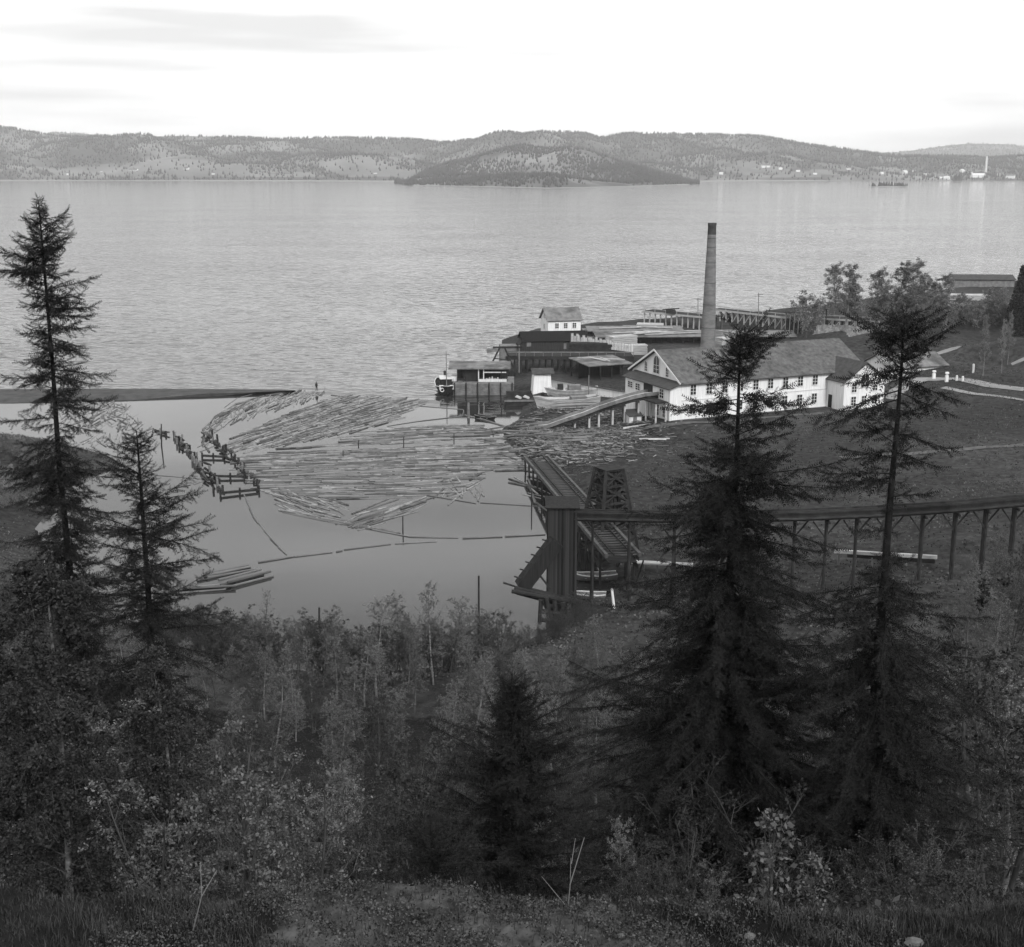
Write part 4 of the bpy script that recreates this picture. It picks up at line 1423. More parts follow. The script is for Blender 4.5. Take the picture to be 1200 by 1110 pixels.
# ------------------------------------------------------------------ ladder-like log slide from the pond to the bridge
s0, s1 = Vector((3.6, 185.0, 2.1)), Vector((11.4, 125.6, 5.2))
e = tag(empty('log_slide', s0), 'raised ladder-like timber log slide running from the pond towards the flume bridge', 'log slide')
d_ = s1 - s0
side = Vector((d_.y, -d_.x, 0)).normalized() * 1.75
for s in (-1, 1):
    MB().beam(side * s, d_ + side * s, .32, .42).build('side_beam', M['greywood'], e)
    MB().beam(side * s * .55 + Vector((0, 0, .1)), d_ + side * s * .55 + Vector((0, 0, .1)), .12, .14).build('rail', M['darkwood'], e)
MB().beam(Vector((0, 0, -.75)), d_ + Vector((0, 0, -.75)), 3.0, .06).build('bed', M['darkwood'], e)
n_ = 54
rung = MB().beam(-side * .96, side * .96, .2, .08).mesh('rung', M['greywood'])
for i in range(n_):
    obj('rung', rung, e, d_ * ((i + .5) / n_) + Vector((0, random.uniform(-.1, .1), -.1)))
for i in range(15):
    q = d_ * ((i + .3) / 15)
    for s in (-1, 1):
        p = q + side * s * 1.06
        zb = -s0.z - 1.0
        MB().tube((p.x + .12 * s, p.y, zb), (p.x, p.y, q.z - .2), .16, .14, 6).build('pile', M['darkwood'], e)
    p = q - side * 1.05
    q2 = d_ * ((i + 1.3) / 15) - side * 1.05
    MB().beam((p.x, p.y, -s0.z + .5), (q2.x, q2.y, q2.z - .3), .12, .16).build('brace', M['darkwood'], e)
MB().beam(-side * 1.02 + Vector((0, 0, -.55)) + d_ * .02, d_ * .99 - side * 1.02 + Vector((0, 0, -.55)), .1, .5).build('skirt_board', M['darkwood'], e)
MB().beam(-side * 1.02 + Vector((0, 0, -1.3)) + d_ * .3, d_ * .99 - side * 1.02 + Vector((0, 0, -1.5)), .1, .5).build('skirt_board', M['darkwood'], e)

# tapering lattice tower
lt = P(712, 648, 1.0)
e = tag(empty('lattice_tower', (lt[0], 140, 1.0), R(28)), 'dark tapering lattice tower of crossed timbers behind the flume bridge', 'tower')
LH = PD(712, 549, 140)[2] - 1.0
cn = [(-1, -1), (1, -1), (1, 1), (-1, 1)]
def lat(c, t):
    r_ = 2.6 * (1 - t) + 1.15 * t
    return Vector((c[0] * r_, c[1] * r_, LH * t))
for i, c in enumerate(cn):
    MB().beam(lat(c, -.05), lat(c, 1), .32, .32).build('leg', M['darkwood'], e)
    c2 = cn[(i + 1) % 4]
    for t0, t1 in ((0, .22), (.22, .44), (.44, .63), (.63, .82), (.82, 1)):
        MB().beam(lat(c, t0), lat(c2, t1), .17, .2).build('brace', M['darkwood'], e)
        MB().beam(lat(c2, t0), lat(c, t1), .17, .2).build('brace', M['darkwood'], e)
        MB().beam(lat(c, t1), lat(c2, t1), .2, .22).build('girt', M['darkwood'], e)
        MB().beam(lat(c, (t0 + t1) / 2), lat(c2, (t0 + t1) / 2), .14, .16).build('girt', M['darkwood'], e)
MB().box(-1.25, 1.25, -1.25, 1.25, LH - .1, LH + .12).build('platform', M['darkwood'], e)
for k_ in range(4):
    MB().box(-1.0 + k_ * .52, -.62 + k_ * .52, -1.05, 1.05, LH * .45, LH * .97).build('inner_board', M['darkwood'], e)

# boats, posts and beams on the shore under the bridge
a_ = P(698, 681)
hull('rowing_boat', 'pale-edged rowing boat lying under the log slide beside the tower', (a_[0], a_[1], .05), R(4), 4.6, 1.5, .7, 'wood', thwarts=3, gun='white_old')
a_ = P(692, 703)
hull('rowing_boat', 'second rowing boat drawn up just below, right of the tower foot', (a_[0] - .2, a_[1], .1), R(-8), 3.6, 1.3, .55, 'wood', thwarts=2, gun='white_old')
pole(722, 690, 724, .6, .17, 'short leaning white post on the shore right of the tower', 'white', cat='post', name='white_post', lean=-5)
pole(374, 712, 775, 2.0, .12, 'dark pole rising out of the thicket at the pond, left of the pair', 'darkwood')
pole(561, 675, 765, 1.5, .12, 'taller dark pole rising out of the thicket left of the tower', 'darkwood')
a_, b_ = P(732, 658, 1.9), P(812, 662, 1.9)
e = tag(empty('low_jetty', a_), 'low pale walkway on short posts below the bridge, left of the big spruce', 'jetty')
d_ = Vector(b_) - Vector(a_)
MB().beam((0, 0, 0), d_, .9, .16).build('deck', M['boards'], e)
for i in range(5):
    q = d_ * ((i + .4) / 5)
    MB().tube((q.x, q.y, -1.6), (q.x, q.y, -.08), .1, .1, 6).build('post', M['wood'], e)
a_, b_ = P(978, 646, 3.1), P(1098, 653, 4.1)
e = tag(empty('pipe_beam', a_), 'long pale beam on low props under the flume bridge beyond the spruces', 'beam')
d_ = Vector(b_) - Vector(a_)
MB().beam((0, 0, 0), d_, .4, .35).build('beam', M['palewood'], e)
MB().beam((1.5, .1, -.5), d_ + Vector((-.2, .1, -.5)), .3, .4).build('lower_beam', M['darkwood'], e)
for i in range(6):
    q = d_ * ((i + .3) / 6)
    MB().tube((q.x, q.y + .1, -1.9), (q.x, q.y + .1, -.18), .12, .12, 6).build('prop', M['wood'], e)
for i, (x0, y0, x1, y1, z, lab) in enumerate([(800, 692, 770, 722, 1.0, 'dark log lying on the shore mud right of the white post'),
                                              (740, 722, 850, 718, .9, 'long pale plank lying along the shore below the jetty'),
                                              (945, 695, 1010, 690, 1.6, 'dark log on the pale flat under the bridge, left of the thin spruce')]):
    a_, b_ = P(x0, y0, z), P(x1, y1, z)
    tag(MB().tube((0, 0, .15), Vector(b_) - Vector(a_) + Vector((0, 0, .15)), .2, .16, 8).build('shore_log', M['palewood'] if i == 1 else M['darkwood'], None, a_), lab, 'log')

# ------------------------------------------------------------------ road and its posts on the right
def ribbon(name, pts, w, mat, dz=.05):
    m_ = MB()
    prev = None
    pl = [Vector((x, y, 0)) for x, y in pts]
    fine = []
    for a_, b_ in zip(pl[:-1], pl[1:]):
        k__ = max(1, int((b_ - a_).length / 1.5))
        fine += [a_.lerp(b_, i / k__) for i in range(k__)]
    fine.append(pl[-1])
    vs_ = []
    for i, p in enumerate(fine):
        d = (fine[min(i + 1, len(fine) - 1)] - fine[max(i - 1, 0)]).normalized()
        nrm = Vector((-d.y, d.x, 0))
        for s in (-1, -.5, 0, .5, 1):
            q = p + nrm * w / 2 * s
            vs_.append((q.x, q.y, hz(q.x, q.y) + dz))
    fs_ = [(5 * i + j, 5 * i + j + 1, 5 * i + j + 6, 5 * i + j + 5) for i in range(len(fine) - 1) for j in range(4)]
    return tag(m_.add(vs_, fs_).build(name, mat), kind='structure')


ribbon('road', [P(*p)[:2] for p in [(1040, 470, 3.6), (1080, 452, 5.0), (1120, 445, 6.1), (1160, 453, 6.1), (1200, 458, 6.2), (1320, 470, 7)]], 3.2, M['road'], .12)
ribbon('path', [P(*p)[:2] for p in [(1105, 456, 5.8), (1140, 461, 6.0), (1200, 470, 6.1), (1320, 485, 7)]], 1.6, M['road'], .12)
ribbon('path', [P(*p)[:2] for p in [(1070, 404, 8.0), (1100, 401, 8.8), (1128, 396, 9.6)]], 2.0, M['road'], .12)
ribbon('path', [P(*p)[:2] for p in [(1185, 431, 7.3), (1205, 427, 8), (1260, 420, 9)]], 1.2, M['road'], .12)
for (px, py, h, w, lab) in [(1109, 449, 1.9, .5, 'white gatepost with a broad cap, right one of the pair by the road'), (1094, 446, 1.7, .5, 'white gatepost by the road half hidden behind the thin spruce')]:
    a_ = P(px, py, 5.9)
    e = tag(empty('white_gatepost', (a_[0], a_[1], hz(a_[0], a_[1]) - .1)), lab, 'gatepost', 'white gateposts by the road')
    MB().box(-w / 2, w / 2, -w / 2, w / 2, 0, h * .68).build('shaft', M['white'], e)
    MB().box(-w * .3, w * .3, -w * .3, w * .3, h * .68, h * .84).build('neck', M['white_old'], e)
    MB().box(-w * .55, w * .55, -w * .55, w * .55, h * .84, h).build('cap', M['white'], e)
for px, py, h, lab in [(1140, 440, 1.6, 'single short white post beside the road, right of the gateposts'), (1128, 447, .9, 'low pale stone post on the road edge nearest the gateposts'), (1121, 446, .9, 'low pale stone post between road and gateposts')]:
    a_ = P(px, py, 6.3)
    o_ = MB().box(-.16, .16, -.16, .16, -.3, h).add([(-.16, -.16, h), (.16, -.16, h), (.16, .16, h), (-.16, .16, h), (0, 0, h + .14)], [(0, 1, 4), (1, 2, 4), (2, 3, 4), (3, 0, 4)])
    tag(o_.build('road_post', M['white_old'], None, (a_[0], a_[1], hz(a_[0], a_[1]))), lab, 'post', 'low posts along the road')
# distant low shed on the headland at the right
a_ = PD(1118, 340, 420)
e = tag(empty('shore_shed', (a_[0], 420, hz(a_[0], 420)), R(-4)), 'long low dark shed on the headland at the right, behind the birches', 'shed')
gable_house(e, 0, 19, 0, 8, 2.8, 1.2, M['wood'], M['tile_dark'])
lumber_pile(1133, 351, 7.0, 13, 5, 1.5, R(-6), M['boards'], 'pale grey pile in front of the low shed on the right headland', 3)

# ------------------------------------------------------------------ log pond
def wdir(px, py, dx, dy):
    a_, b_ = Vector(P(px, py)), Vector(P(px + dx, py + dy))
    return (b_ - a_).normalized()


def in_poly(x, y, poly):
    c = False
    k__ = len(poly)
    for i in range(k__):
        x0, y0 = poly[i]
        x1, y1 = poly[(i + 1) % k__]
        if (y0 > y) != (y1 > y) and x < (x1 - x0) * (y - y0) / (y1 - y0) + x0:
            c = not c
    return c


log_meshes = []
for k in range(6):
    g = random.Random(100 + k)
    r_ = .085 + .016 * k
    m_ = MB()
    n_, L = 7, 1.0
    vs, fs = [], []
    st = [-.5, -.2, .15, .5]
    bend = g.uniform(-.012, .012)
    for q, t in enumerate(st):
        rr = r_ * (1.12 - .26 * (t + .5))
        for i in range(n_):
            a_ = 2 * math.pi * i / n_
            vs.append((t, bend * 4 * (t * t - .25) + rr * math.cos(a_), rr * math.sin(a_)))
    for q in range(3):
        for i in range(n_):
            fs.append((q * n_ + i, (q + 1) * n_ + i, (q + 1) * n_ + (i + 1) % n_, q * n_ + (i + 1) % n_))
    fs += [tuple(range(n_)), tuple(range(4 * n_ - 1, 3 * n_ - 1, -1))]
    log_meshes.append(m_.add(vs, fs).mesh('floating_log', M['log']))

RAFTS = [
    # outline in the photo, direction along the logs, length, fill, spread, raft name
    ([(238, 522), (239, 505), (250, 491), (268, 478), (300, 468), (345, 459), (382, 459), (372, 466), (330, 479), (290, 490), (262, 500), (250, 512), (246, 528)], (9, -8), 5.5, 1.0, .16, 0),
    ([(266, 524), (282, 508), (330, 488), (388, 466), (420, 463), (440, 466), (500, 471), (492, 478), (466, 487), (470, 492), (420, 505), (352, 518), (290, 530)], (30, -9), 5.5, 1.0, .07, 1),
    ([(400, 512), (470, 500), (560, 497), (560, 503), (606, 503), (604, 509), (520, 513), (420, 518)], (40, -2), 6.5, .7, .05, 1),
    ([(330, 527), (430, 517), (600, 512), (600, 515), (430, 521)], (40, -2), 6.0, .85, .05, 2),
    ([(282, 536), (330, 530), (480, 524), (606, 517), (622, 536), (610, 550), (570, 556), (520, 566), (530, 578), (480, 583), (420, 586), (330, 580), (306, 568), (292, 550)], (40, -1.2), 5.5, 1.0, .06, 2),
    ([(316, 574), (380, 582), (408, 590), (396, 606), (352, 604), (328, 594)], (26, 9), 5.0, .8, .22, 3),
    ([(404, 612), (420, 596), (450, 588), (494, 587), (488, 598), (462, 614), (430, 618)], (34, -12), 6.0, .8, .10, 3),
    ([(336, 598), (400, 610), (470, 624), (474, 628), (400, 616), (340, 603)], (34, 6), 6.0, .9, .06, 3),
    ([(515, 562), (560, 556), (566, 584), (530, 588), (514, 578)], (20, -20), 5.0, .6, .6, 4),
    ([(80, 482), (110, 470), (150, 474), (156, 488), (172, 500), (140, 503), (90, 502), (70, 496)], (6, -12), 6.0, .8, .25, 5),
    ([(100, 512), (180, 508), (182, 518), (140, 523), (104, 523)], (3, -12), 4.5, .7, .25, 5),
    ([(590, 540), (640, 548), (652, 578), (640, 600), (612, 572)], (26, 9), 5.0, .28, .35, 6),
]
RAFT_INFO = [('floating log in the curved outer raft below the man', 'logs of the curved outer raft'),
             ('floating log in the slanting raft between the curved raft and the big raft', 'logs of the slanting raft'),
             ('log in the big middle raft of the pond', 'logs of the big middle raft'),
             ('floating log in the lobe bulging from the near side of the big raft', 'logs of the near lobe'),
             ('floating log in the small tangle at the right near corner of the big raft', 'logs of the small tangle'),
             ('floating log in the raft behind the tall left spruce', 'logs behind the left spruce'),
             ('loose log drifting beside the ladder-like slide', 'loose logs by the slide')]
logs = []
g = random.Random(5)
for poly, dr_, L, fill, spread, rid in RAFTS:
    cx_ = sum(p[0] for p in poly) / len(poly)
    cy_ = sum(p[1] for p in poly) / len(poly)
    d = wdir(cx_, cy_, *dr_)
    nrm = Vector((-d.y, d.x, 0))
    wp = [Vector(P(*p)) for p in poly]
    o_ = sum(wp, Vector()) / len(wp)
    us = [(p - o_).dot(d) for p in wp]
    vs_ = [(p - o_).dot(nrm) for p in wp]
    wpoly = list(zip(us, vs_))
    v = min(vs_)
    while v < max(vs_):
        u = min(us) - g.uniform(0, L)
        while u < max(us):
            ll = L * g.uniform(.7, 1.2)
            uc = u + ll / 2
            if in_poly(uc, v, wpoly) and g.random() < fill:
                c = o_ + d * uc + nrm * (v + g.uniform(-.12, .12))
                if shore_dist(np.array([c.x]), np.array([c.y]))[0] < -.6:
                    swirl = (g.uniform(.5, 1.2) * .012 * (o_.y - c.y) * min(1, max(0, (-8 - c.x) / 25))) if rid == 2 else (.006 * (c.x - o_.x) if rid == 1 else 0)
                    logs.append((c.x, c.y, g.uniform(-.09, .05), math.atan2(d.y, d.x) - swirl + g.gauss(0, spread), ll, g.randrange(6), rid))
            u += ll + g.uniform(.05, .5)
        v += g.uniform(.25, .38)
# short loose logs here and there round the rafts
def logsize(lg):
    c = Vector(lg[:2])
    d = Vector((math.cos(lg[3]), math.sin(lg[3]))) * lg[4] / 2
    out = []
    for q in (c - d, c + d):
        depth = q.y * CP + CAM_H * SP
        out.append((FPX * q.x / depth, FPX * (q.y * SP - CAM_H * CP) / depth))
    return math.dist(*out) * (200 / lg[1])


order = sorted(range(len(logs)), key=lambda i: -logsize(logs[i]))
single = set(order[:292])
rv, rf, nv = [], [], 0
tmpl = []
for me in log_meshes:
    tmpl.append((np.array([v.co[:] for v in me.vertices]), [tuple(p.vertices) for p in me.polygons]))
sv, sf = [], []
for i, (x, y, z, a_, L, k, rid) in enumerate(logs):
    if i in single:
        o_ = obj('floating_log', log_meshes[k], None, (x, y, z))
        o_.rotation_euler = (random.uniform(0, 6), random.uniform(-.012, .012), a_)
        o_.scale = (L, 1, 1)
        lab = RAFT_INFO[rid][0]
        if rid == 2:
            lab += ', ' + ('far' if y > 198 else 'middle' if y > 182 else 'near') + ' rows, ' + ('left end' if x < -25 else 'centre' if x < -11 else 'right end')
        tag(o_, lab, 'log', RAFT_INFO[rid][1])
    else:
        V, F = tmpl[k]
        W = V * np.array([L, 1, 1])
        c, s = math.cos(a_), math.sin(a_)
        W = np.stack([W[:, 0] * c - W[:, 1] * s + x, W[:, 0] * s + W[:, 1] * c + y, W[:, 2] + z], -1)
        b0 = len(sv)
        sv += W.tolist()
        sf += [tuple(q + b0 for q in f) for f in F]
tag(MB().add(sv, sf).build('log_raft', M['log']), 'hundreds of smaller pale logs floating packed together in the pond', 'logs', kind='stuff')


def boom(label, pts, L=6.0, r=.19, gap=.35, mat='log'):
    w = [Vector(P(*p)) for p in pts]
    e_ = tag(empty('log_boom', w[0]), label, 'log boom', 'log booms fencing the pond')
    me = log_meshes[1] if r < .2 else log_meshes[4]
    for a_, b_ in zip(w[:-1], w[1:]):
        d = b_ - a_
        k__ = max(1, round(d.length / (L + gap)))
        for i in range(k__):
            c = a_ + d * ((i + .5) / k__)
            o_ = obj('boom_log', me, e_, c - w[0] + Vector((random.uniform(-.15, .15), random.uniform(-.15, .15), random.uniform(0, .08))))
            o_.rotation_euler = (0, 0, math.atan2(d.y, d.x) + random.uniform(-.04, .04))
            o_.scale = ((d.length / k__) - gap, r / .2, r / .2)
    return e_


boom('slack chain of logs hanging down from the pile rows towards the near boom', [(285, 580), (292, 596), (303, 614), (316, 632), (334, 651)], 4.5)
boom('nearest boom of logs running right from the small log bundles', [(299, 660), (345, 653), (392, 647), (402, 645), (460, 638), (512, 635)], 7)
boom('dark boom along the near edge of the lobe reaching right to the tower', [(396, 613), (440, 621), (480, 629), (540, 631), (590, 629), (641, 627)], 7)
boom('curved boom round the left rim of the outer raft', [(246, 530), (237, 519), (239, 504), (252, 489), (276, 474), (310, 464), (345, 458.5)], 5, .24)
boom('thin outer boom from the man towards the boom corner', [(388, 463), (440, 470), (490, 476), (543, 480.5)], 8, .16)
boom('short boom closing the corner beside the mooring pile', [(543, 480.5), (543, 488)], 3, .16)
boom('thin inner boom leading from the boom corner to the slanting raft', [(543, 488), (490, 494), (452, 500)], 8, .16)
boom('boom from the corner past the mooring pile to the ramp foot', [(545, 487), (566, 492), (592, 500)], 6, .24)
boom('straight double boom dividing the slanting raft from the big raft', [(345, 526), (420, 518), (500, 512), (610, 506)], 9, .24)
boom('thin boom crossing open water left of the pile rows', [(120, 560), (180, 557), (238, 562)], 8, .14)
boom('thin slanting boom below the left pile row', [(196, 574), (225, 568), (242, 562)], 6, .14)
boom('boom closing the right side of the big raft below the tangle', [(500, 580), (560, 590), (640, 594)], 8, .16)
boom('faint boom left of the outer raft leading to the spit', [(262, 478), (280, 466), (300, 461)], 6, .12)
boom('dark boom at the foot of the log slide', [(618, 560), (628, 590), (642, 600)], 5, .2)


def bundle(px, py, n_, ang, label, L=6.0):
    a_ = Vector(P(px, py))
    e_ = tag(empty('log_bundle', a_, ang), label, 'log bundle', 'small log bundles in the near pond')
    for i in range(n_):
        o_ = obj('log', log_meshes[(i * 2) % 6], e_, (random.uniform(-.6, .6), (i - n_ / 2) * .5, random.uniform(.02, .2) + (.25 if i % 3 == 1 else 0)))
        o_.scale = (L * random.uniform(.8, 1.1), 1.3, 1.3)
        o_.rotation_euler = (0, 0, random.uniform(-.08, .08))


bundle(265, 671, 4, wdir(265, 671, 40, -8).to_2d().angle_signed(Vector((1, 0))), 'upper log bundle floating beside the second spruce')
bundle(284, 680, 5, wdir(284, 680, 36, -9).to_2d().angle_signed(Vector((1, 0))), 'lower right log bundle floating beside the second spruce')
bundle(240, 690, 4, wdir(240, 690, 30, -2).to_2d().angle_signed(Vector((1, 0))), 'log bundle nearest the second spruce, half hidden')


def pile_row(pts, n_, label, hh=(.1, 1.1), wid=.8):
    w = [Vector(P(*p)) for p in pts]
    e_ = tag(empty('pile_row', w[0]), label, 'pile row')
    mes = [MB().tube((0, 0, -1.5), (random.uniform(-.25, .25), random.uniform(-.2, .2), random.uniform(*hh)), .2, .16, 6).mesh('pile', M['darkwood']) for _ in range(7)]
    mes += [MB().tube((0, 0, -1.5), (random.uniform(-.3, .3), random.uniform(-.2, .2), random.uniform(*hh)), .19, .16, 6).mesh('pile', M['wood']) for _ in range(3)]
    cum = [0]
    for a_, b_ in zip(w[:-1], w[1:]):
        cum.append(cum[-1] + (b_ - a_).length)
    for i in range(n_):
        s = cum[-1] * (i + .5) / n_
        j = max(q for q in range(len(cum) - 1) if cum[q] <= s)
        p = w[j].lerp(w[j + 1], (s - cum[j]) / (cum[j + 1] - cum[j]))
        obj('pile', random.choice(mes), e_, p - w[0] + Vector((random.uniform(-wid, wid), random.uniform(-.4, .4), 0)))
    for a_, b_ in zip(w[:-1], w[1:]):
        kk = max(2, int((b_ - a_).length / 2.2))
        for q in range(kk * 2):
            t = random.random()
            c = a_.lerp(b_, t) - w[0] + Vector((random.uniform(-.9, .9), 0, random.uniform(-.05, .55)))
            d = (b_ - a_).normalized() * random.uniform(1.2, 3.2) + Vector((random.uniform(-.6, .6), random.uniform(-.6, .6), random.uniform(-.3, .3)))
            MB().tube(c - d * .5, c + d * .5, .2, .15, 6).build('wale', M['darkwood'] if q % 4 else M['greywood'], e_)
    return e_


pile_row([(188, 506), (208, 515), (232, 540), (257, 577)], 34, 'left row of ragged dark piles bent across the pond')
pile_row([(242, 510), (262, 526), (284, 552), (305, 573)], 26, 'right row of ragged dark piles at the left end of the rafts')
for (x0, y0, x1, y1, lab) in [(236, 533, 263, 534, 'farthest cross beam joining the two pile rows'), (251, 557, 288, 557, 'middle cross beam joining the two pile rows'), (257, 577, 304, 572, 'nearest cross beam joining the two pile rows')]:
    a_, b_ = Vector(P(x0, y0, .5)), Vector(P(x1, y1, .5))
    e = tag(empty('cross_beam', a_), lab, 'beam', 'cross beams between the pile rows')
    MB().beam((0, 0, -.12), b_ - a_ + Vector((0, 0, -.2)), .3, .32).build('beam', M['darkwood'], e)
    for t in (.02, .5, .98):
        q = (b_ - a_) * t
        MB().tube((q.x, q.y, -1.6), (q.x + .05, q.y, .35), .16, .14, 6).build('pile', M['darkwood'], e)
pole(189, 497, 523, 0, .13, 'thin stake standing in the water at the left end of the pile rows', 'darkwood', cat='stake', name='stake')
for px, py0, py1, lab in [(472, 605, 622, 'stake standing at the right tip of the near lobe'), (623, 575, 598, 'stake in the water beside the log slide'), (473, 512, 526, 'thin stake on the straight double boom, left of three'),
                          (420, 516, 526, 'thin stake at the left end of the straight double boom'), (532, 508, 520, 'thin stake on the straight double boom, right of three'), (402, 528, 536, 'thin stake standing in the left part of the big raft')]:
    pole(px, py0, py1, 0, .1, lab, 'darkwood', cat='stake', name='stake')

# drift timber on the shore around the ramp foot
g = random.Random(8)
k = 0
while k < 46:
    px, py = g.uniform(568, 700), g.uniform(492, 545)
    if py > 545 - (px - 568) * .1 or (px > 640 and py < 500):
        continue
    p = P(px, py, .5)
    z = max(hz(p[0], p[1]), 0)
    if z > 2.2 or (px > 612 and 530 < py < 600 and px < 660):
        continue
    o_ = obj('drift_log', log_meshes[g.randrange(6)], None, (p[0], p[1], z + g.uniform(.12, .5)))
    o_.scale = (g.uniform(2, 6.5), g.uniform(.7, 1.2), g.uniform(.7, 1.2))
    o_.rotation_euler = (0, g.uniform(-.09, .09), g.uniform(-.7, .7) + (math.pi / 2 if g.random() < .15 else 0))
    tag(o_, 'grey drift log lying crisscross on the bank around the foot of the log ramp', 'log', 'drift logs at the ramp foot')
    k += 1

# the man on the outer raft
def person(name, label, loc, rz):
    e_ = tag(empty(name, loc, rz), label, 'person')
    J = {'pelvis': (0, 0, .95, .15), 'belly': (0, .01, 1.12, .15), 'chest': (0, .0, 1.34, .17), 'neck': (0, -.01, 1.5, .07), 'head': (0, -.02, 1.63, .105), 'crown': (0, -.02, 1.72, .085),
         'ls': (-.2, 0, 1.42, .075), 'le': (-.27, -.02, 1.14, .055), 'lw': (-.24, -.16, .93, .042), 'lh': (-.23, -.2, .86, .04),
         'rs': (.2, 0, 1.42, .075), 're': (.27, -.02, 1.14, .055), 'rw': (.24, -.2, 1.0, .042), 'rh': (.22, -.26, .96, .04),
         'lhip': (-.1, 0, .9, .115), 'lk': (-.12, -.04, .5, .075), 'la': (-.13, .02, .1, .055), 'lt': (-.14, -.14, .05, .05),
         'rhip': (.1, 0, .9, .115), 'rk': (.12, -.06, .5, .075), 'ra': (.15, .02, .1, .055), 'rt': (.17, -.14, .05, .05)}
    E = [('pelvis', 'belly'), ('belly', 'chest'), ('chest', 'neck'), ('neck', 'head'), ('head', 'crown'), ('chest', 'ls'), ('ls', 'le'), ('le', 'lw'), ('lw', 'lh'), ('chest', 'rs'), ('rs', 're'), ('re', 'rw'), ('rw', 'rh'),
         ('pelvis', 'lhip'), ('lhip', 'lk'), ('lk', 'la'), ('la', 'lt'), ('pelvis', 'rhip'), ('rhip', 'rk'), ('rk', 'ra'), ('ra', 'rt')]
    ks = list(J)
    me = bpy.data.meshes.new('body')
    me.from_pydata([J[q][:3] for q in ks], [(ks.index(a__), ks.index(b__)) for a__, b__ in E], [])
    o_ = obj('body', me, e_)
    me.materials.append(M['cloth'])
    o_.modifiers.new('skin', 'SKIN')
    if not me.skin_vertices:
        bpy.context.view_layer.update()
    if me.skin_vertices:
        for i, q in enumerate(ks):
            me.skin_vertices[0].data[i].radius = (J[q][3], J[q][3])
        me.skin_vertices[0].data[0].use_root = True
    o_.modifiers.new('sub', 'SUBSURF').levels = 1
    MB().tube((0, -.03, 1.70), (0, -.02, 1.80), .115, .09, 9).add([(-.1, -.1, 1.71), (.1, -.1, 1.71), (.07, -.22, 1.70), (-.07, -.22, 1.70)], [(0, 1, 2, 3)]).build('cap', M['hull'], e_)
    MB().tube((0, -.115, 1.55), (0, -.12, 1.68), .06, .07, 8).build('face', M['skin'], e_)
    return e_


pp = P(371, 459)
person('person', 'man in dark work clothes standing on the far end of the outer log raft', (pp[0], pp[1], .18), R(40))
# his pike pole
e = tag(empty('pike_pole', (pp[0], pp[1], .2)), 'thin pike pole held by the man on the raft', 'pole')
MB().tube((.28, -.28, .1), (.15, -.2, 2.2), .025, .02, 5).build('shaft', M['wood'], e)
MB().tube((.28, -.28, -.02), (.28, -.28, .12), .035, .02, 5).build('spike', M['hull'], e)

# ------------------------------------------------------------------ vegetation
def frames(d):
    """orthonormal frames for an Nx3 array of directions"""
    d = d / np.linalg.norm(d, axis=1, keepdims=True)
    up = np.where(np.abs(d[:, 2:3]) > .95, np.array([[1., 0, 0]]), np.array([[0, 0, 1.]]))
    s = np.cross(d, up)
    s /= np.linalg.norm(s, axis=1, keepdims=True)
    u = np.cross(s, d)
    return d, s, u


def tubes(P0, P1, R0, R1, sides=3):
    """many thin tapered tubes; returns verts, quad faces"""
    P0, P1 = np.asarray(P0, float), np.asarray(P1, float)
    R0, R1 = np.asarray(R0, float), np.asarray(R1, float)
    d, s, u = frames(P1 - P0 + 1e-9)
    n_ = len(P0)
    a_ = np.arange(sides) * 2 * np.pi / sides
    ring = s[:, None] * np.cos(a_)[None, :, None] + u[:, None] * np.sin(a_)[None, :, None]
    V = np.concatenate([P0[:, None] + ring * R0[:, None, None], P1[:, None] + ring * R1[:, None, None]], 1).reshape(-1, 3)
    off_ = (np.arange(n_) * 2 * sides)[:, None]
    i = np.arange(sides)
    j = (i + 1) % sides
    F = np.stack([off_ + i, off_ + j, off_ + sides + j, off_ + sides + i], -1).reshape(-1, 4)
    return V, F


def twig_template(seg, nl, wdt, g):
    tr = []
    for k__ in range(seg):
        x = .04 + .93 * k__ / (seg - 1)
        for pl in range(3):
            a_ = pl * math.pi / 1.5 + g.uniform(-.5, .5) + k__ * .6
            L = nl * (1 - .45 * x) * g.uniform(.8, 1.15)
            dirv = np.array([.62, .78 * math.cos(a_), .78 * math.sin(a_)])
            b0 = np.array([x, 0, 0])
            tr.append(np.array([b0 - [wdt, 0, 0], b0 + [wdt, 0, 0], b0 + dirv * L]))
    return np.array(tr)      # K,3,3


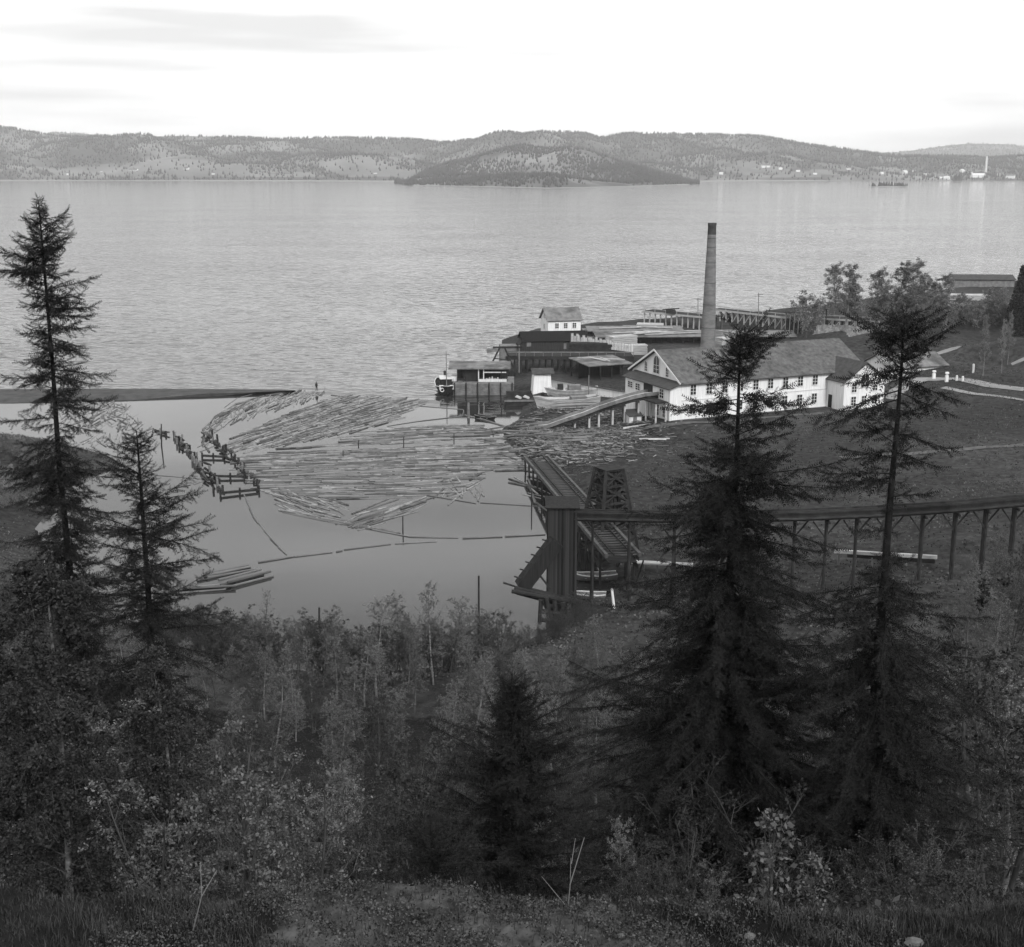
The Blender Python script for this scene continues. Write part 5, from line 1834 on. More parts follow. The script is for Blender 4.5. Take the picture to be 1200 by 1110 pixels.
def spruce(name, label, px, py, Y, prof, seed, whorl=.28, per=6, twig=.34, dens=.095, gaps=(), droop=.25, H_extra=0, r0=.17, top_dense=1.0, long_branches=(), cut=None):
    g = np.random.default_rng(seed)
    tp = PD(px, py, Y)
    x0, y0, zt = tp
    zb = hz(x0, y0) - .3
    H = zt - zb
    e_ = tag(empty(name, (x0, y0, zb)), label, 'tree', 'spruces on the near slope')
    # trunk, slightly crooked
    kz = np.linspace(0, H, 16)
    wx, wy = .13 * np.sin(kz * .5 + seed) + .05 * np.sin(kz * 1.3 + seed), .1 * np.cos(kz * .55 + seed)
    wx, wy = wx * (1 - kz / H), wy * (1 - kz / H)
    C = np.stack([wx, wy, kz], -1)
    rad = r0 * (1 - kz / H) ** .8 + .012
    V, F = tubes(C[:-1], C[1:], rad[:-1], rad[1:], 8)
    obj('trunk', mesh_np('trunk', V, F, M['bark'], True), e_)
    depth = [p[0] for p in prof]
    lens = [p[1] for p in prof]
    dn = [p[2] if len(p) > 2 else 1.0 for p in prof]
    b0, b1, br0, br1 = [], [], [], []
    tw_p, tw_d, tw_l = [], [], []
    z = H - .12
    while z > H * .03:
        dt = H - z
        if dt > depth[-1] + .5:
            break
        L0 = np.interp(dt, depth, lens)
        de = np.interp(dt, depth, dn)
        k__ = max(1, int(round(per * de * g.uniform(.7, 1.3)))) if g.random() < min(1, de * 1.6) else 0
        a0 = g.uniform(0, 6.28)
        for q in range(k__):
            az = a0 + q * 2 * math.pi / max(k__, 1) + g.uniform(-.4, .4)
            L = L0 * g.uniform(.38, 1.22) * (.84 + .4 * math.sin(z * 3.1 + seed + 1.7 * math.sin(az + z * .8)))
            if g.random() < .1:
                L *= 1.35
            zz_ = z + g.uniform(-.5, .5) * whorl
            el = .55 - .75 * min(1, dt / 6) + g.uniform(-.3, .3)
            add_branch(g, C, H, zz_, az, L, el, droop, dens, twig, b0, b1, br0, br1, tw_p, tw_d, tw_l, de)
        z -= whorl * (.6 + .5 * min(1, dt / 3)) * g.uniform(.8, 1.2)
    for dt, azd, L, el in long_branches:
        add_branch(g, C, H, H - dt, R(azd), L, el, droop * .6, dens * .8, twig, b0, b1, br0, br1, tw_p, tw_d, tw_l, 1.0)
    V, F = tubes(b0, b1, br0, br1, 4)
    tag(obj('branches', mesh_np('branches', V, F, M['bark']), e_), kind='stuff')
    tw_p, tw_d, tw_l = np.array(tw_p), np.array(tw_d), np.array(tw_l)
    T = [twig_template(7, .30, .045, g) for _ in range(3)]
    pick = g.integers(0, 3, len(tw_p))
    Vs = []
    d, s, u = frames(tw_d)
    for t in range(3):
        m__ = pick == t
        tt = T[t].reshape(-1, 3)
        pts = tw_p[m__][:, None] + (tt[None, :, 0:1] * d[m__][:, None] + tt[None, :, 1:2] * s[m__][:, None] + tt[None, :, 2:3] * u[m__][:, None]) * tw_l[m__][:, None, None]
        Vs.append(pts.reshape(-1, 3))
    V = np.concatenate(Vs)
    obj('crown', mesh_np('crown', V, np.arange(len(V)).reshape(-1, 3), M['needle']), e_)
    return e_


def add_branch(g, C, H, z, az, L, el, droop, dens, twig, b0, b1, br0, br1, tw_p, tw_d, tw_l, de):
    cx_ = np.interp(z, C[:, 2], C[:, 0])
    cy_ = np.interp(z, C[:, 2], C[:, 1])
    dx, dy = math.cos(az), math.sin(az)
    n_ = max(3, int(L / .3))
    pts = []
    for i in range(n_ + 1):
        t = i / n_
        r_ = L * t * math.cos(el * .6)
        zz_ = z + L * (math.sin(el) * t - droop * t * t + droop * .75 * t ** 3)
        wig = .04 * L * math.sin(t * 5 + az * 3)
        pts.append((cx_ + dx * r_ - dy * wig, cy_ + dy * r_ + dx * wig, zz_))
    pts = np.array(pts)
    for i in range(n_):
        t = i / n_
        b0.append(pts[i])
        b1.append(pts[i + 1])
        br0.append(.007 + .010 * L * (1 - t) * .5)
        br1.append(.005 + .010 * L * (1 - t - 1 / n_) * .5)
    s_ = L * g.uniform(.05, .18)
    sgn = 1
    while s_ < L:
        t = s_ / L
        i = min(int(t * n_), n_ - 1)
        f = t * n_ - i
        p = pts[i] * (1 - f) + pts[i + 1] * f
        ax = pts[i + 1] - pts[i]
        ax = ax / np.linalg.norm(ax)
        sd = np.array([-dy, dx, 0]) * sgn
        fwd = g.uniform(.35, .9)
        dirv = ax * fwd + sd * g.uniform(.1, 1.0) + np.array([0, 0, g.uniform(-1.0, .45)])
        ll = twig * (1.15 - .55 * t) * g.uniform(.6, 1.25) * min(1, .45 + L * .5)
        tw_p.append(p)
        tw_d.append(dirv)
        tw_l.append(ll)
        if g.random() < .3:
            tw_p.append(p + dirv / np.linalg.norm(dirv) * ll * .5)
            tw_d.append(ax * .6 - sd * .5 + np.array([0, 0, -.3]))
            tw_l.append(ll * .75)
        sgn = -sgn
        s_ += dens * .55 * g.uniform(.5, 1.5)
    for q in range(2):
        tw_p.append(pts[-1] - (pts[-1] - pts[-2]) * .2 * q)
        tw_d.append(pts[-1] - pts[-2] + np.array([0, 0, .03]) + g.uniform(-.1, .1, 3))
        tw_l.append(twig * .9 * min(1, .45 + L * .5))


spruce('spruce_tree', 'tallest ragged spruce at the left edge, rising far above the water', 45, 235, 36,
       [(0, .12, .8), (.6, .5, .9), (1.5, .85), (2.5, .95), (3.4, .8, .9), (4.5, 1.1, .95), (5.4, .9, .55), (5.8, .9, .2), (6.4, 1.3, .55), (7.2, 1.3, .8), (8.5, 1.4, .8), (10, 1.5, .8), (13, 1.6, .8), (18, 1.7, .7)], 3,
       per=8, whorl=.22, twig=.36, dens=.08, droop=.3,
       long_branches=((1.85, 180, 1.25, .0), (1.95, 195, 1.1, .05), (3.0, 10, 1.2, .1), (3.15, -15, 1.25, .05), (4.7, 0, 1.5, -.05), (4.85, -20, 1.4, -.1), (5.6, 5, 1.5, .05), (5.7, -25, 1.4, .0), (6.1, 180, 1.6, .0)))
spruce('spruce_tree', 'second shorter spruce just right of the tallest left one', 160, 505, 30,
       [(0, .1), (.7, .6), (1.5, .95), (2.2, 1.2), (3.0, 1.4), (3.8, 1.6), (5, 1.75), (7, 1.9), (12, 2.1)], 7, per=7, whorl=.24, twig=.34, dens=.1, droop=.12,
       long_branches=((2.6, 0, 1.5, .25), (3.4, -10, 1.75, .2), (3.6, 170, 1.5, .2)))
spruce('spruce_tree', 'broadest dark spruce in front of the mill', 868, 392, 30,
       [(0, .3, 1.2), (.4, .65, 1.2), (.9, .7, 1.0), (1.2, .8, .5), (1.5, 1.25, .5), (1.9, 1.3, .45), (2.1, 1.0, .7), (2.5, 1.2), (3.3, 1.7), (4.2, 2.15, .9), (5.0, 2.1, .9), (6.2, 2.2), (7.2, 2.8, 1.5), (9.0, 3.6, 1.8), (11, 4.4, 1.9), (16, 4.9, 1.7)], 12,
       per=9, whorl=.24, twig=.38, dens=.095, droop=.22, r0=.2,
       long_branches=((1.55, 190, 1.6, -.1), (1.65, 170, 1.5, -.05), (1.5, 0, 1.5, -.1), (1.4, -30, 1.3, -.05), (3.6, 0, 2.0, -.15), (4.4, -10, 2.5, -.25), (4.9, 10, 2.3, -.2), (4.6, 185, 2.4, .05), (4.7, 200, 2.3, .0)))
spruce('spruce_tree', 'thin half-bare spruce with a tufted top at the right', 1060, 372, 27,
       [(0, .35, 1.2), (.4, .75, 1.3), (1.0, .85, 1.2), (1.4, .6, .6), (1.7, .5, .4), (2.0, .7, .6), (2.6, .8, .7), (3.2, .8, .6), (3.8, .6, .5), (4.3, .5, .35), (5.2, .6, .4), (5.6, 1.3, .7), (6.2, 2.0, 1.5), (7.5, 2.4, 1.6), (9.5, 3.0, 1.7), (12, 3.5, 1.7), (15, 3.5)], 18,
       per=6, whorl=.27, twig=.36, dens=.09, droop=.2, r0=.2,
       long_branches=((1.1, 180, 1.15, -.15), (1.2, 200, 1.0, -.1), (1.55, 175, 1.7, -.35), (1.75, 185, 1.6, -.3), (1.3, 0, 1.2, -.35), (1.6, -5, 1.0, -.4), (2.5, 0, 1.2, -.25), (2.4, 190, 1.1, .0), (3.4, 180, 1.5, .05), (3.5, 200, 1.6, .0), (3.55, 165, 1.3, -.05), (2.9, -10, .9, -.3)))
spruce('spruce_tree', 'small young spruce in the thicket just beyond the rock ledge', 600, 790, 20,
       [(0, .1), (.5, .4), (1.0, .7), (1.8, 1.15), (2.6, 1.35), (3.4, 1.5), (5, 1.6)], 25, per=9, whorl=.17, twig=.30, dens=.06, droop=.08, r0=.09)
spruce('spruce_tree', 'low dark spruce bush left of the small young spruce', 505, 965, 16.5,
       [(0, .15), (.5, .6), (1.2, .9), (2.5, 1.0)], 31, per=6, whorl=.18, twig=.26, dens=.07, droop=.08, r0=.06)


def leaf_quads(pts, size, g, flat=.0):
    n_ = len(pts)
    nrm = g.normal(size=(n_, 3))
    nrm[:, 2] = np.abs(nrm[:, 2]) + flat
    d, s, u = frames(nrm)
    a_ = g.uniform(0, 6.28, n_)[:, None]
    e1 = s * np.cos(a_) + u * np.sin(a_)
    e2 = -s * np.sin(a_) + u * np.cos(a_)
    sz = (size * g.uniform(.6, 1.3, n_))[:, None]
    V = np.stack([pts, pts + e1 * sz * .55 + e2 * sz * .38, pts + e1 * sz * 1.15 + nrm / np.linalg.norm(nrm, axis=1, keepdims=True) * sz * .1, pts + e1 * sz * .55 - e2 * sz * .38], 1)
    return V.reshape(-1, 3), np.arange(n_ * 4).reshape(-1, 4)


def broadleaf(seed, H, limbs, subs, leaves, leaf, r0=.07, up=.75, t0=.25, hang=0.0, spread=.3, stems=1, leaf_from=.25):
    """returns trunk mesh arrays and leaf arrays of one slender tree"""
    g = np.random.default_rng(seed)
    p0, p1, ra, rb = [], [], [], []
    t0_, t1_, ta, tb = [], [], [], []
    tips0, tips1 = [], []
    for st_ in range(stems):
        k__ = 9
        kz = np.linspace(0, 1, k__)
        h = H * g.uniform(.75, 1.0) if stems > 1 else H
        ln = g.normal(size=2) * (.16 if stems > 1 else .05)
        ph = g.uniform(0, 6, 2)
        C = np.stack([h * (ln[0] * kz + .02 * np.sin(kz * 5 + ph[0])), h * (ln[1] * kz + .02 * np.sin(kz * 4 + ph[1])), h * kz], -1)
        rr = r0 * (1 - kz) ** .85 + .006
        for i in range(k__ - 1):
            t0_.append(C[i]); t1_.append(C[i + 1]); ta.append(rr[i]); tb.append(rr[i + 1])
        tips0.append(C[-3]); tips1.append(C[-1])
        for q in range(limbs):
            t = t0 + (1 - t0) * (q + g.random()) / limbs * .98
            b_ = np.array([np.interp(t, kz, C[:, j]) for j in range(3)])
            az = q * 2.4 + g.uniform(-.5, .5)
            L = H * spread * (1.15 - .85 * t) * g.uniform(.6, 1.2) + .15
            e_ = up * g.uniform(.75, 1.2)
            d = np.array([math.cos(az) * math.cos(e_), math.sin(az) * math.cos(e_), math.sin(e_)])
            m1 = b_ + d * L * .5
            m2 = m1 + (d + np.array([0, 0, .2 - hang * 1.2])) * L * .5
            rl = max(.006, r0 * (1 - t) * .42)
            for a__, c__, w0_, w1_ in ((b_, m1, rl, rl * .6), (m1, m2, rl * .6, .005)):
                p0.append(a__); p1.append(c__); ra.append(w0_); rb.append(w1_)
            for w in range(subs):
                f = g.uniform(.2, 1)
                s0_ = b_ + (m1 - b_) * (f * 2) if f < .5 else m1 + (m2 - m1) * (f * 2 - 1)
                dd = d * .6 + g.normal(size=3) * .55 + np.array([0, 0, .15 - hang])
                dd /= np.linalg.norm(dd)
                l2 = L * g.uniform(.25, .55)
                s1_ = s0_ + dd * l2 + np.array([0, 0, -hang * l2 * .5])
                p0.append(s0_); p1.append(s1_); ra.append(.007); rb.append(.003)
                tips0.append(s0_); tips1.append(s1_)
                for w2 in range(2):
                    f2 = g.uniform(.3, 1)
                    q0 = s0_ + (s1_ - s0_) * f2
                    q1 = q0 + (dd * .5 + g.normal(size=3) * .6 + np.array([0, 0, -hang])) * l2 * .4
                    p0.append(q0); p1.append(q1); ra.append(.004); rb.append(.002)
                    tips0.append(q0); tips1.append(q1)
    T0, T1 = np.array(tips0), np.array(tips1)
    wt = g.gamma(.55, 1.0, len(T0))
    ix = g.choice(len(T0), leaves, p=wt / wt.sum())
    f = g.uniform(leaf_from, 1.08, leaves)[:, None]
    pts = T0[ix] + (T1[ix] - T0[ix]) * f + g.normal(size=(leaves, 3)) * leaf * .7
    return tubes(t0_, t1_, ta, tb, 6), tubes(p0, p1, ra, rb, 3), leaf_quads(pts, leaf, g)


def proto_tree(seed, bark, leafmat, **kw):
    (tv, tf), (bv, bf), (lv, lf) = broadleaf(seed, **kw)
    return mesh_np('trunk', tv, tf, M[bark], True), mesh_np('limbs', bv, bf, M['twigbark']), mesh_np('crown', lv, lf, M[leafmat]), kw['H']


def put_tree(name, label, proto, x, y, h, cat='tree', group=None, rz=None, wide=1.0, sink=.15):
    t_, l_, c_, H = proto
    e_ = tag(empty(name, (x, y, hz(x, y) - sink), random.uniform(0, 6.28) if rz is None else rz), label, cat, group)
    s = h / H
    e_.scale = (s * wide, s * wide, s)
    obj('trunk', t_, e_)
    tag(obj('limbs', l_, e_), kind='stuff')
    obj('crown', c_, e_)
    return e_


YB = [proto_tree(200 + i, 'birchbark' if i in (0, 3) else 'twigbark', 'leaf', H=7.0, limbs=26, subs=11, leaves=11000, leaf=.042, up=.95, spread=.26, t0=.16) for i in range(4)]
SAP = proto_tree(266, 'twigbark', 'leaf_pale', H=3.0, limbs=9, subs=3, leaves=320, leaf=.11, up=1.0, spread=.22, t0=.2, stems=3, r0=.02, leaf_from=.8)
SH = [proto_tree(220 + i, 'twigbark', 'leaf_shaded', H=4.0, limbs=12, subs=6, leaves=10000, leaf=.042, up=.85, spread=.38, t0=.05, stems=4, r0=.035) for i in range(3)]
BARE = proto_tree(240, 'twigbark', 'leaf', H=7.0, limbs=26, subs=8, leaves=1100, leaf=.05, up=1.05, spread=.24, t0=.3)
HANG = [proto_tree(250 + i, 'birchbark', 'leaf_shaded', H=9.0, limbs=34, subs=16, leaves=42000, leaf=.055, up=.85, spread=.19, t0=.22, hang=.55, r0=.09) for i in range(2)]
PALE = [proto_tree(260 + i, 'twigbark', 'leaf_pale', H=3.0, limbs=8, subs=4, leaves=2200, leaf=.045, up=.9, spread=.3, t0=.2, stems=3, r0=.025, leaf_from=.75) for i in range(2)]
FAR = [proto_tree(270 + i, 'birchbark', 'leaf_far', H=14.0, limbs=26, subs=8, leaves=7500, leaf=.18, up=.95, spread=.24, t0=.22, r0=.16) for i in range(3)]
FARBUSH = [proto_tree(280 + i, 'twigbark', 'leaf_far', H=6.0, limbs=12, subs=6, leaves=4200, leaf=.17, up=.8, spread=.42, t0=.05, stems=3, r0=.06) for i in range(2)]

# the thicket on the slope: crown tops follow the photograph
TOPX = [-60, 0, 60, 120, 200, 250, 290, 330, 380, 450, 500, 540, 570, 600, 640, 700, 740, 770, 900, 1000, 1100, 1150, 1200, 1260]
TOPY = [655, 650, 660, 695, 725, 762, 745, 748, 735, 722, 712, 730, 748, 742, 748, 740, 748, 765, 765, 750, 715, 655, 620, 610]
GROUPS = [(-99, 240, 'leafing birch under the two left spruces', 'birches under the left spruces'),
          (240, 420, 'leafing birch between left spruces and left pole', 'birches round the left pole'),
          (420, 580, 'leafing birch between the two dark poles', 'birches between the poles'),
          (580, 770, 'leafing birch below the dark tower', 'birches below the tower'),
          (770, 1120, 'leafing birch behind the two right spruces', 'birches behind the right spruces'),
          (1120, 1300, 'leafing birch at the right edge under the flume bridge', 'birches at the right edge')]


def place_by_top(px, py, h, ymin=11.5):
    """the Y on the slope where a tree of height h has its top at this spot of the photo"""
    Ys = np.arange(ymin, 118, .75)
    u, yy, d = ray(px, py)
    t = Ys / yy
    err = np.abs(CAM_H + d * t - height(u * t, Ys) - h)
    i = int(np.argmin(err + .004 * Ys))
    return err[i], Ys[i], u * t[i]


g = random.Random(77)
ROWN = ['tall leafing birch in the back row', 'leafing birch of middle height', 'low leafing birch', 'shrubby birch low down near the ledge']
cnt = 0
for row, (dy0, dy1, h0, h1, nn) in enumerate(((0, 16, 3.0, 6.0, 80), (20, 90, 4.0, 7.5, 60), (80, 180, 4.0, 6.5, 54), (170, 300, 2.2, 4.0, 64))):
    for i in range(nn):
        px = -40 + (1290) * (i + g.random()) / nn
        py = np.interp(px, TOPX, TOPY) + g.uniform(dy0, dy1)
        if py > 1010:
            continue
        h = g.uniform(h0, h1) * (1.7 if px > 1080 and row < 3 else 1.3 if px < 150 and row < 3 else 1)
        err, Y, X = place_by_top(px, py, h * 1.08, (42, 36, 27, 21)[row])
        if err > 1.3 or shore_dist(np.array([X]), np.array([Y]))[0] < 1.0:
            continue
        gi = next(q for q in GROUPS if q[0] <= px < q[1])
        pr = g.choice(YB + SH[:1]) if row < 2 else g.choice(YB[:2] + SH + SH)
        put_tree('birch_tree', gi[2].replace('leafing birch', ROWN[row]), pr, X, Y, h, group=gi[3], wide=g.uniform(.9, 1.35))
        cnt += 1

for i in range(86):
    px = 170 + i * 6.1 + g.uniform(-3, 3)
    py = np.interp(px, [150, 190, 260, 330, 420, 520, 600, 640, 664, 684, 720], [735, 745, 770, 785, 790, 782, 760, 742, 728, 722, 722])
    p = P(px, py + g.uniform(3, 26), .5)
    h = g.uniform(2.6, 5.2) * (1 if px < 590 else .62)
    lab = 'willow bush on the near pond shore ' + ('beside the second spruce' if px < 260 else 'left of the left pole' if px < 374 else 'between the two dark poles' if px < 561 else 'between the taller pole and the tower')
    put_tree('willow_bush', lab, g.choice(SH + YB[1:3]), p[0], p[1], h, cat='bush', group='willow bushes along the near pond shore', wide=g.uniform(1.1, 1.6))

# trees one can pick out
def by_top(name, label, proto, px, py, h, **kw):
    err, Y, X = place_by_top(px, py, h, 36)
    return put_tree(name, label, proto, X, Y, h, **kw)


by_top('birch_tree', 'slender almost bare birch with upright twigs left of the left pole', BARE, 312, 695, 7.5)
by_top('birch_tree', 'second almost bare birch leaning between the bare birch and the left pole', BARE, 345, 735, 6.0)
by_top('birch_tree', 'tallest thicket birch with a pale trunk, left of the taller pole', YB[0], 505, 688, 8.5)
by_top('birch_tree', 'round-crowned birch in the thicket right of the left pole', YB[3], 440, 705, 8.0, wide=1.4)
for px, py, h, lab in [(398, 712, 6.5, 'round leafing birch standing above the thicket just right of the left pole'), (468, 700, 7.0, 'leafing birch crown standing against the pond midway between the poles'),
                       (530, 702, 6.5, 'leafing birch crown against the pond just left of the taller pole'), (290, 722, 6.0, 'leafing birch crown against the pond beside the bare birch'),
                       (700, 722, 5.0, 'leafing birch crown on the shore right of the tower foot')]:
    by_top('birch_tree', lab, YB[px % 4], px, py, h, wide=1.5)
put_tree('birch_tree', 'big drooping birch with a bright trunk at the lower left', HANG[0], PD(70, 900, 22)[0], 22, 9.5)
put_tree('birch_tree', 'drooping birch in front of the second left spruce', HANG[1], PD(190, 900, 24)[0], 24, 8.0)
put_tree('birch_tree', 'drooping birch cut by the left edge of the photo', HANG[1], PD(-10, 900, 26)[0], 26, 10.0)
by_top('birch_tree', 'pale-trunked birch at the right edge under the bridge', YB[0], 1176, 625, 8.0)

for i, (px, py, Y, h, lab) in enumerate([(270, 870, 19, 2.6, 'pale-leaved shrub below the bare birch, upper one'), (330, 930, 17.5, 2.4, 'pale-leaved shrub below the bare birch, right one'), (250, 960, 16, 2.2, 'pale-leaved shrub at lower left, nearest the drooping birch'),
                                         (180, 900, 17, 2.6, 'pale-leaved shrub in front of the drooping birches'), (375, 880, 20, 2.4, 'pale-leaved shrub left of the young spruce')]):
    err, Y, X = place_by_top(px, py, 2.2)
    put_tree('leafy_shrub', lab, PALE[i % 2], X, Y, 2.3, cat='shrub', group='pale-leaved shrubs on the slope')
p = PD(905, 1050, 10.6)
put_tree('leafy_sapling', 'leafy sapling with large pale leaves in front of the broad spruce', SAP, p[0], 10.6, 1.45, cat='sapling')
p = PD(950, 1050, 11.0)
put_tree('leafy_sapling', 'smaller leafy sapling right beside the large-leaved one', SAP, p[0], 11.0, 1.05, cat='sapling')

# dead pale twigs sticking up from the ledge
def dead_twig(px, py, Y, segs, label):
    b_ = PD(px, py, Y)
    e_ = tag(empty('dead_twig', (b_[0], Y, hz(b_[0], Y) - .05)), label, 'twig')
    for i, (x0, z0, x1, z1, r_) in enumerate(segs):
        MB().tube((x0, 0, z0), (x1, .05 * i, z1), r_, r_ * .6, 5).build('stem', M['wood'], e_)
    return e_


dead_twig(665, 1060, 9.9, [(0, 0, .02, .3, .007), (.02, .3, .14, .72, .006), (.02, .25, .03, .5, .004), (.03, .5, .07, .66, .003), (0, .08, -.22, .26, .004)], 'forked pale dead twig standing on the ledge right of the young spruce')
dead_twig(225, 1100, 9.2, [(0, 0, .1, .35, .007), (.1, .35, .22, .55, .005), (.1, .35, .08, .6, .004)], 'bent pale dead twig at the lower left')

# mid-distance birches on the right
ORD = ['first', 'second', 'third', 'fourth', 'fifth', 'sixth', 'seventh', 'eighth', 'ninth', 'tenth']
FARB = [(974, 387, 312), (989, 388, 314), (1004, 387, 332), (1022, 390, 318), (1036, 388, 330), (1048, 392, 311), (1062, 392, 309), (1074, 394, 325), (1088, 390, 330), (1108, 390, 324)]
for i, (px, py, pt) in enumerate(FARB):
    x, y, z = G(px, py)
    h = PD(px, pt, y)[2] - z
    put_tree('birch_tree', ORD[i] + ' from the left of the tall spring birches behind the mill', FAR[i % 3], x, y, h, group='birches in the row behind the mill', wide=1.5)
for i, (px, py, pt, lab) in enumerate([(1151, 441, 372, 'bright-trunked birch by the road, left of three'), (1174, 438, 378, 'bright-trunked birch by the road, middle of three'), (1181, 428, 368, 'bright-trunked birch by the road, right of three')]):
    x, y, z = G(px, py)
    put_tree('birch_tree', lab, FAR[(i + 1) % 3], x, y, PD(px, pt, y)[2] - z, wide=.6)
x, y, z = G(944, 396)
put_tree('round_bush', 'lone bushy tree at the end of the braced trestle, just above the mill ridge', FARBUSH[0], x, y, PD(944, 347, y)[2] - z, cat='tree', wide=1.25)
g = random.Random(40)
for i in range(60):
    px, py = g.uniform(-40, 60), g.uniform(530, 600)
    x, y, z = G(px, py)
    if z > .3:
        put_tree('bush', 'dark bush on the low left bank beyond the tallest spruce', FARBUSH[i % 2], x, y, g.uniform(1.5, 3.2), cat='bush', group='bushes on the left bank', wide=1.2)
g = random.Random(31)
for i in range(24):
    px = 1056 + i * 6.2
    py = g.uniform(372, 390) - max(0, (px - 1120)) * .1
    x, y, z = G(px, py)
    put_tree('bush', 'dark bush in the belt of scrub under the birches at upper right', FARBUSH[i % 2], x, y, g.uniform(3.5, 7.0), cat='bush', group='dark scrub belt at upper right', wide=1.1)
for px, py, pt, lab in [(1192, 385, 310, 'dark conifer at the right edge above the road'), (1204, 395, 322, 'second dark conifer cut by the right edge')]:
    x, y, z = G(px, py)
    h = PD(px, pt, y)[2] - z
    gg = np.random.default_rng(int(px))
    n_ = 5200
    t = gg.uniform(0, 1, n_) ** .7
    rr = (.2 + 3.0 * t) * np.sqrt(gg.uniform(.15, 1, n_))
    az = gg.uniform(0, 6.28, n_)
    pts = np.stack([rr * np.cos(az), rr * np.sin(az), h * (1 - t * .93) - .12 * rr], -1)
    lv, lf = leaf_quads(pts, .34, gg)
    e = tag(empty('conifer_tree', (x, y, z - .2)), lab, 'tree', 'conifers at the right edge')
    MB().tube((0, 0, 0), (0, 0, h * .97), .25, .03, 7).build('trunk', M['bark'], e)
    obj('crown', mesh_np('crown', lv, lf, M['needle']), e)

# ------------------------------------------------------------------ undergrowth, ledge grass and stones
gg = np.random.default_rng(91)
n_ = 90000
Y = 11 + 92 * gg.uniform(0, 1, n_) ** .9
X = gg.uniform(-.46, .46, n_) * (Y + 8)
Z = height(X, Y)
ok = shore_dist(X, Y) > .3
pts = np.stack([X, Y, Z + gg.uniform(0, 1, n_) ** 2 * np.where(Y < 16, .35, 1.3)], -1)[ok]
lv, lf = leaf_quads(pts, .085, gg)
tag(obj('undergrowth', mesh_np('undergrowth', lv, lf, M['leaf_shaded'])), 'tangled low undergrowth covering the slope', 'undergrowth', kind='stuff')


def blades(n_, xr, yr, hr, seed, rockp):
    gg = np.random.default_rng(seed)
    X = gg.uniform(xr[0], xr[1], n_)
    Y = gg.uniform(yr[0], yr[1], n_)
    on_rock = bare_rock(X, Y) > gg.uniform(.3, .7, n_)
    tuft = wob(X, Y, 3.3, 2) > .35
    keep = ~on_rock | (gg.uniform(size=n_) < np.where(tuft, .35, rockp))
    X, Y = X[keep], Y[keep]
    Z = height(X, Y) - .01
    k__ = len(X)
    h = gg.uniform(hr[0], hr[1], k__) * (.6 + .5 * (wob(X, Y, 2.2, 6) > 0))
    a_ = gg.uniform(0, 6.28, k__)
    ln = gg.uniform(.15, .8, k__) * h
    w = .0035
    b_ = np.stack([X, Y, Z], -1)
    sd = np.stack([-np.sin(a_), np.cos(a_), 0 * a_], -1) * w
    fw = np.stack([np.cos(a_), np.sin(a_), 0 * a_], -1)
    mid = b_ + fw * (ln * .35)[:, None] + np.array([0, 0, 1]) * (h * .65)[:, None]
    tip = b_ + fw * ln[:, None] + np.array([0, 0, 1]) * h[:, None]
    V = np.stack([b_ - sd, b_ + sd, mid + sd * .8, tip, mid - sd * .8], 1).reshape(-1, 3)
    F4 = np.arange(k__)[:, None] * 5 + np.array([[0, 1, 2, 4]])
    F3 = np.arange(k__)[:, None] * 5 + np.array([[4, 2, 3, 3]])
    return V, np.concatenate([F4, F4 * 0 + np.arange(k__)[:, None] * 5 + np.array([[4, 2, 3, 3]])], 0)


def blade_mesh(*a):
    V, F = blades(*a)
    k__ = len(V) // 5
    me = bpy.data.meshes.new('grass')
    tri = np.concatenate([np.arange(k__)[:, None] * 5 + np.array([[0, 1, 2]]), np.arange(k__)[:, None] * 5 + np.array([[0, 2, 4]]), np.arange(k__)[:, None] * 5 + np.array([[4, 2, 3]])])
    return mesh_np('grass', V, tri, M['grass'])


tag(obj('grass', blade_mesh(90000, (-6.5, 6.5), (7.6, 11.4), (.035, .14), 5, .10)), 'dry grass on the ledge at the bottom of the photo', 'grass', kind='stuff')
for px, py, Y, s, lab in [(880, 1062, 9.4, .055, 'small pale stone in the grass under the leafy sapling'), (1075, 1068, 9.2, .085, 'flat pale stone in the grass at lower right'), (728, 1076, 9.1, .035, 'small pale stone on the right of the rock ledge'), (485, 1078, 9.1, .03, 'small pale stone on the middle of the rock ledge')]:
    p = PD(px, py, Y)
    m_ = MB()
    g = random.Random(px)
    vs = []
    for j, (zz_, rr) in enumerate(((-.3, .8), (0, 1.0), (.35, .8), (.55, .4))):
        for i in range(8):
            a_ = i * math.pi / 4
            q = g.uniform(.8, 1.15)
            vs.append((rr * q * math.cos(a_) * s, rr * q * math.sin(a_) * s * .7, zz_ * s * g.uniform(.85, 1.1)))
    fs = [(j * 8 + i, j * 8 + (i + 1) % 8, (j + 1) * 8 + (i + 1) % 8, (j + 1) * 8 + i) for j in range(3) for i in range(8)] + [tuple(range(24, 32))]
    tag(m_.add(vs, fs).build('stone', M['stone'], None, (p[0], Y, hz(p[0], Y) + .02)), lab, 'stone')

# moss, litter and weeds that break up the rock of the ledge
gg = np.random.default_rng(17)
n_ = 130000
X, Y = gg.uniform(-3.4, 3.2, n_), gg.uniform(7.7, 10.9, n_)
keep = (wob(X, Y, 3.1, 8) + .8 * wob(X, Y, 7.7, 3) + gg.normal(size=n_) * .8) > -.1
X, Y = X[keep], Y[keep]
pts = np.stack([X, Y, height(X, Y) + gg.uniform(0, 1, len(X)) ** 3 * .07], -1)
lv, lf = leaf_quads(pts, .022, gg, .6)
tag(obj('ledge_weeds', mesh_np('ledge_weeds', lv, lf, M['moss'])), 'speckled moss and low weeds over the rock ledge', 'weeds', kind='stuff')

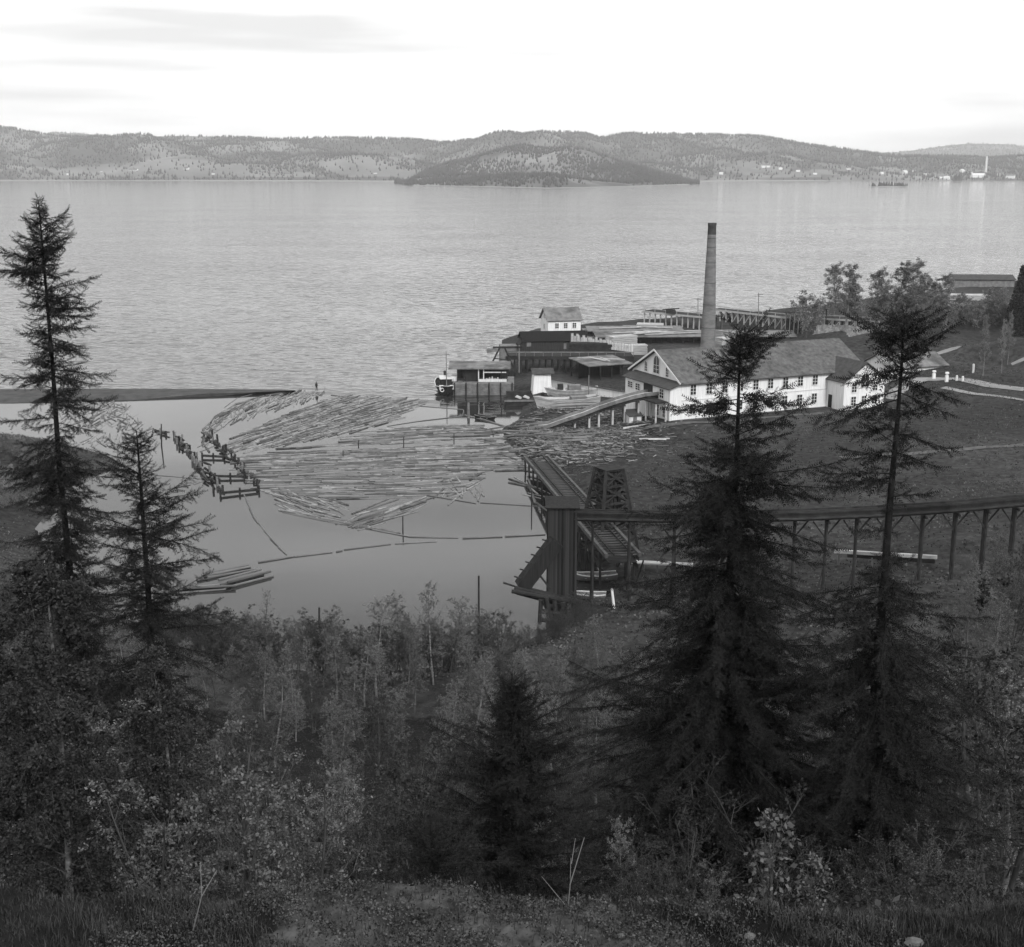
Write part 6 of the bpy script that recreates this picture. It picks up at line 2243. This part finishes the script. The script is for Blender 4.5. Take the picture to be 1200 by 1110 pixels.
# tussocks and litter of the field round the mill
n_ = 240000
X, Y = gg.uniform(-110, 92, n_), 100 + 150 * gg.uniform(0, 1, n_) ** 1.3
keep = (shore_dist(X, Y) > 1.0) & (wob(X, Y, .22, 3) + .7 * wob(X, Y, .6, 5) + gg.normal(size=n_) * .7 > -.1)
lx, ly = (X - 28) * math.cos(MILL_A) + (Y - 208.6) * math.sin(MILL_A), -(X - 28) * math.sin(MILL_A) + (Y - 208.6) * math.cos(MILL_A)
keep &= ~((lx > -4) & (lx < 40) & (ly > -5.5) & (ly < 20))
X, Y = X[keep], Y[keep]
pts = np.stack([X, Y, height(X, Y) + gg.uniform(0, .22, len(X))], -1)
lv, lf = leaf_quads(pts, .22, gg, .5)
tag(obj('field_tussocks', mesh_np('field_tussocks', lv, lf, M['tuft'])), 'rough grass tussocks over the dark field in front of the mill', 'grass', kind='stuff')

# worn tracks across the field, and bark, chips and slabs strewn about the ramp foot
ribbon('path', [P(*p)[:2] for p in [(985, 538, 3.6), (1040, 532, 4.0), (1100, 528, 4.6), (1165, 523, 5.0), (1300, 515, 6)]], 1.3, M['dirt'], .09)
ribbon('path', [P(*p)[:2] for p in [(690, 512, 1.6), (730, 506, 2.0), (790, 499, 2.7), (880, 492, 3.0), (960, 486, 3.0), (1040, 484, 3.4)]], 1.5, M['dirt'], .09)
n_ = 5200
px_, py_ = gg.normal(672, 42, n_), gg.normal(514, 15, n_)
XY = np.array([P(a__, b__, 1.0)[:2] for a__, b__ in zip(px_, np.clip(py_, 485, 590))])
X, Y = XY[:, 0], XY[:, 1]
ok = shore_dist(X, Y) > .2
X, Y = X[ok], Y[ok]
pts = np.stack([X, Y, height(X, Y) + .06 + gg.uniform(0, .12, len(X))], -1)
k__ = len(pts)
az = gg.normal(0.1, .7, k__)
ln, wd = gg.uniform(.15, .9, k__) ** 1.5 + .12, gg.uniform(.05, .16, k__)
e1 = np.stack([np.cos(az), np.sin(az), gg.normal(0, .05, k__)], -1) * ln[:, None]
e2 = np.stack([-np.sin(az), np.cos(az), gg.normal(0, .2, k__)], -1) * wd[:, None]
V = np.stack([pts - e1 - e2, pts + e1 - e2, pts + e1 + e2, pts - e1 + e2], 1).reshape(-1, 3)
tag(obj('wood_litter', mesh_np('wood_litter', V, np.arange(k__ * 4).reshape(-1, 4), M['bits'])), 'bark, chips and slabs strewn round the foot of the log ramp', 'wood litter', kind='stuff')
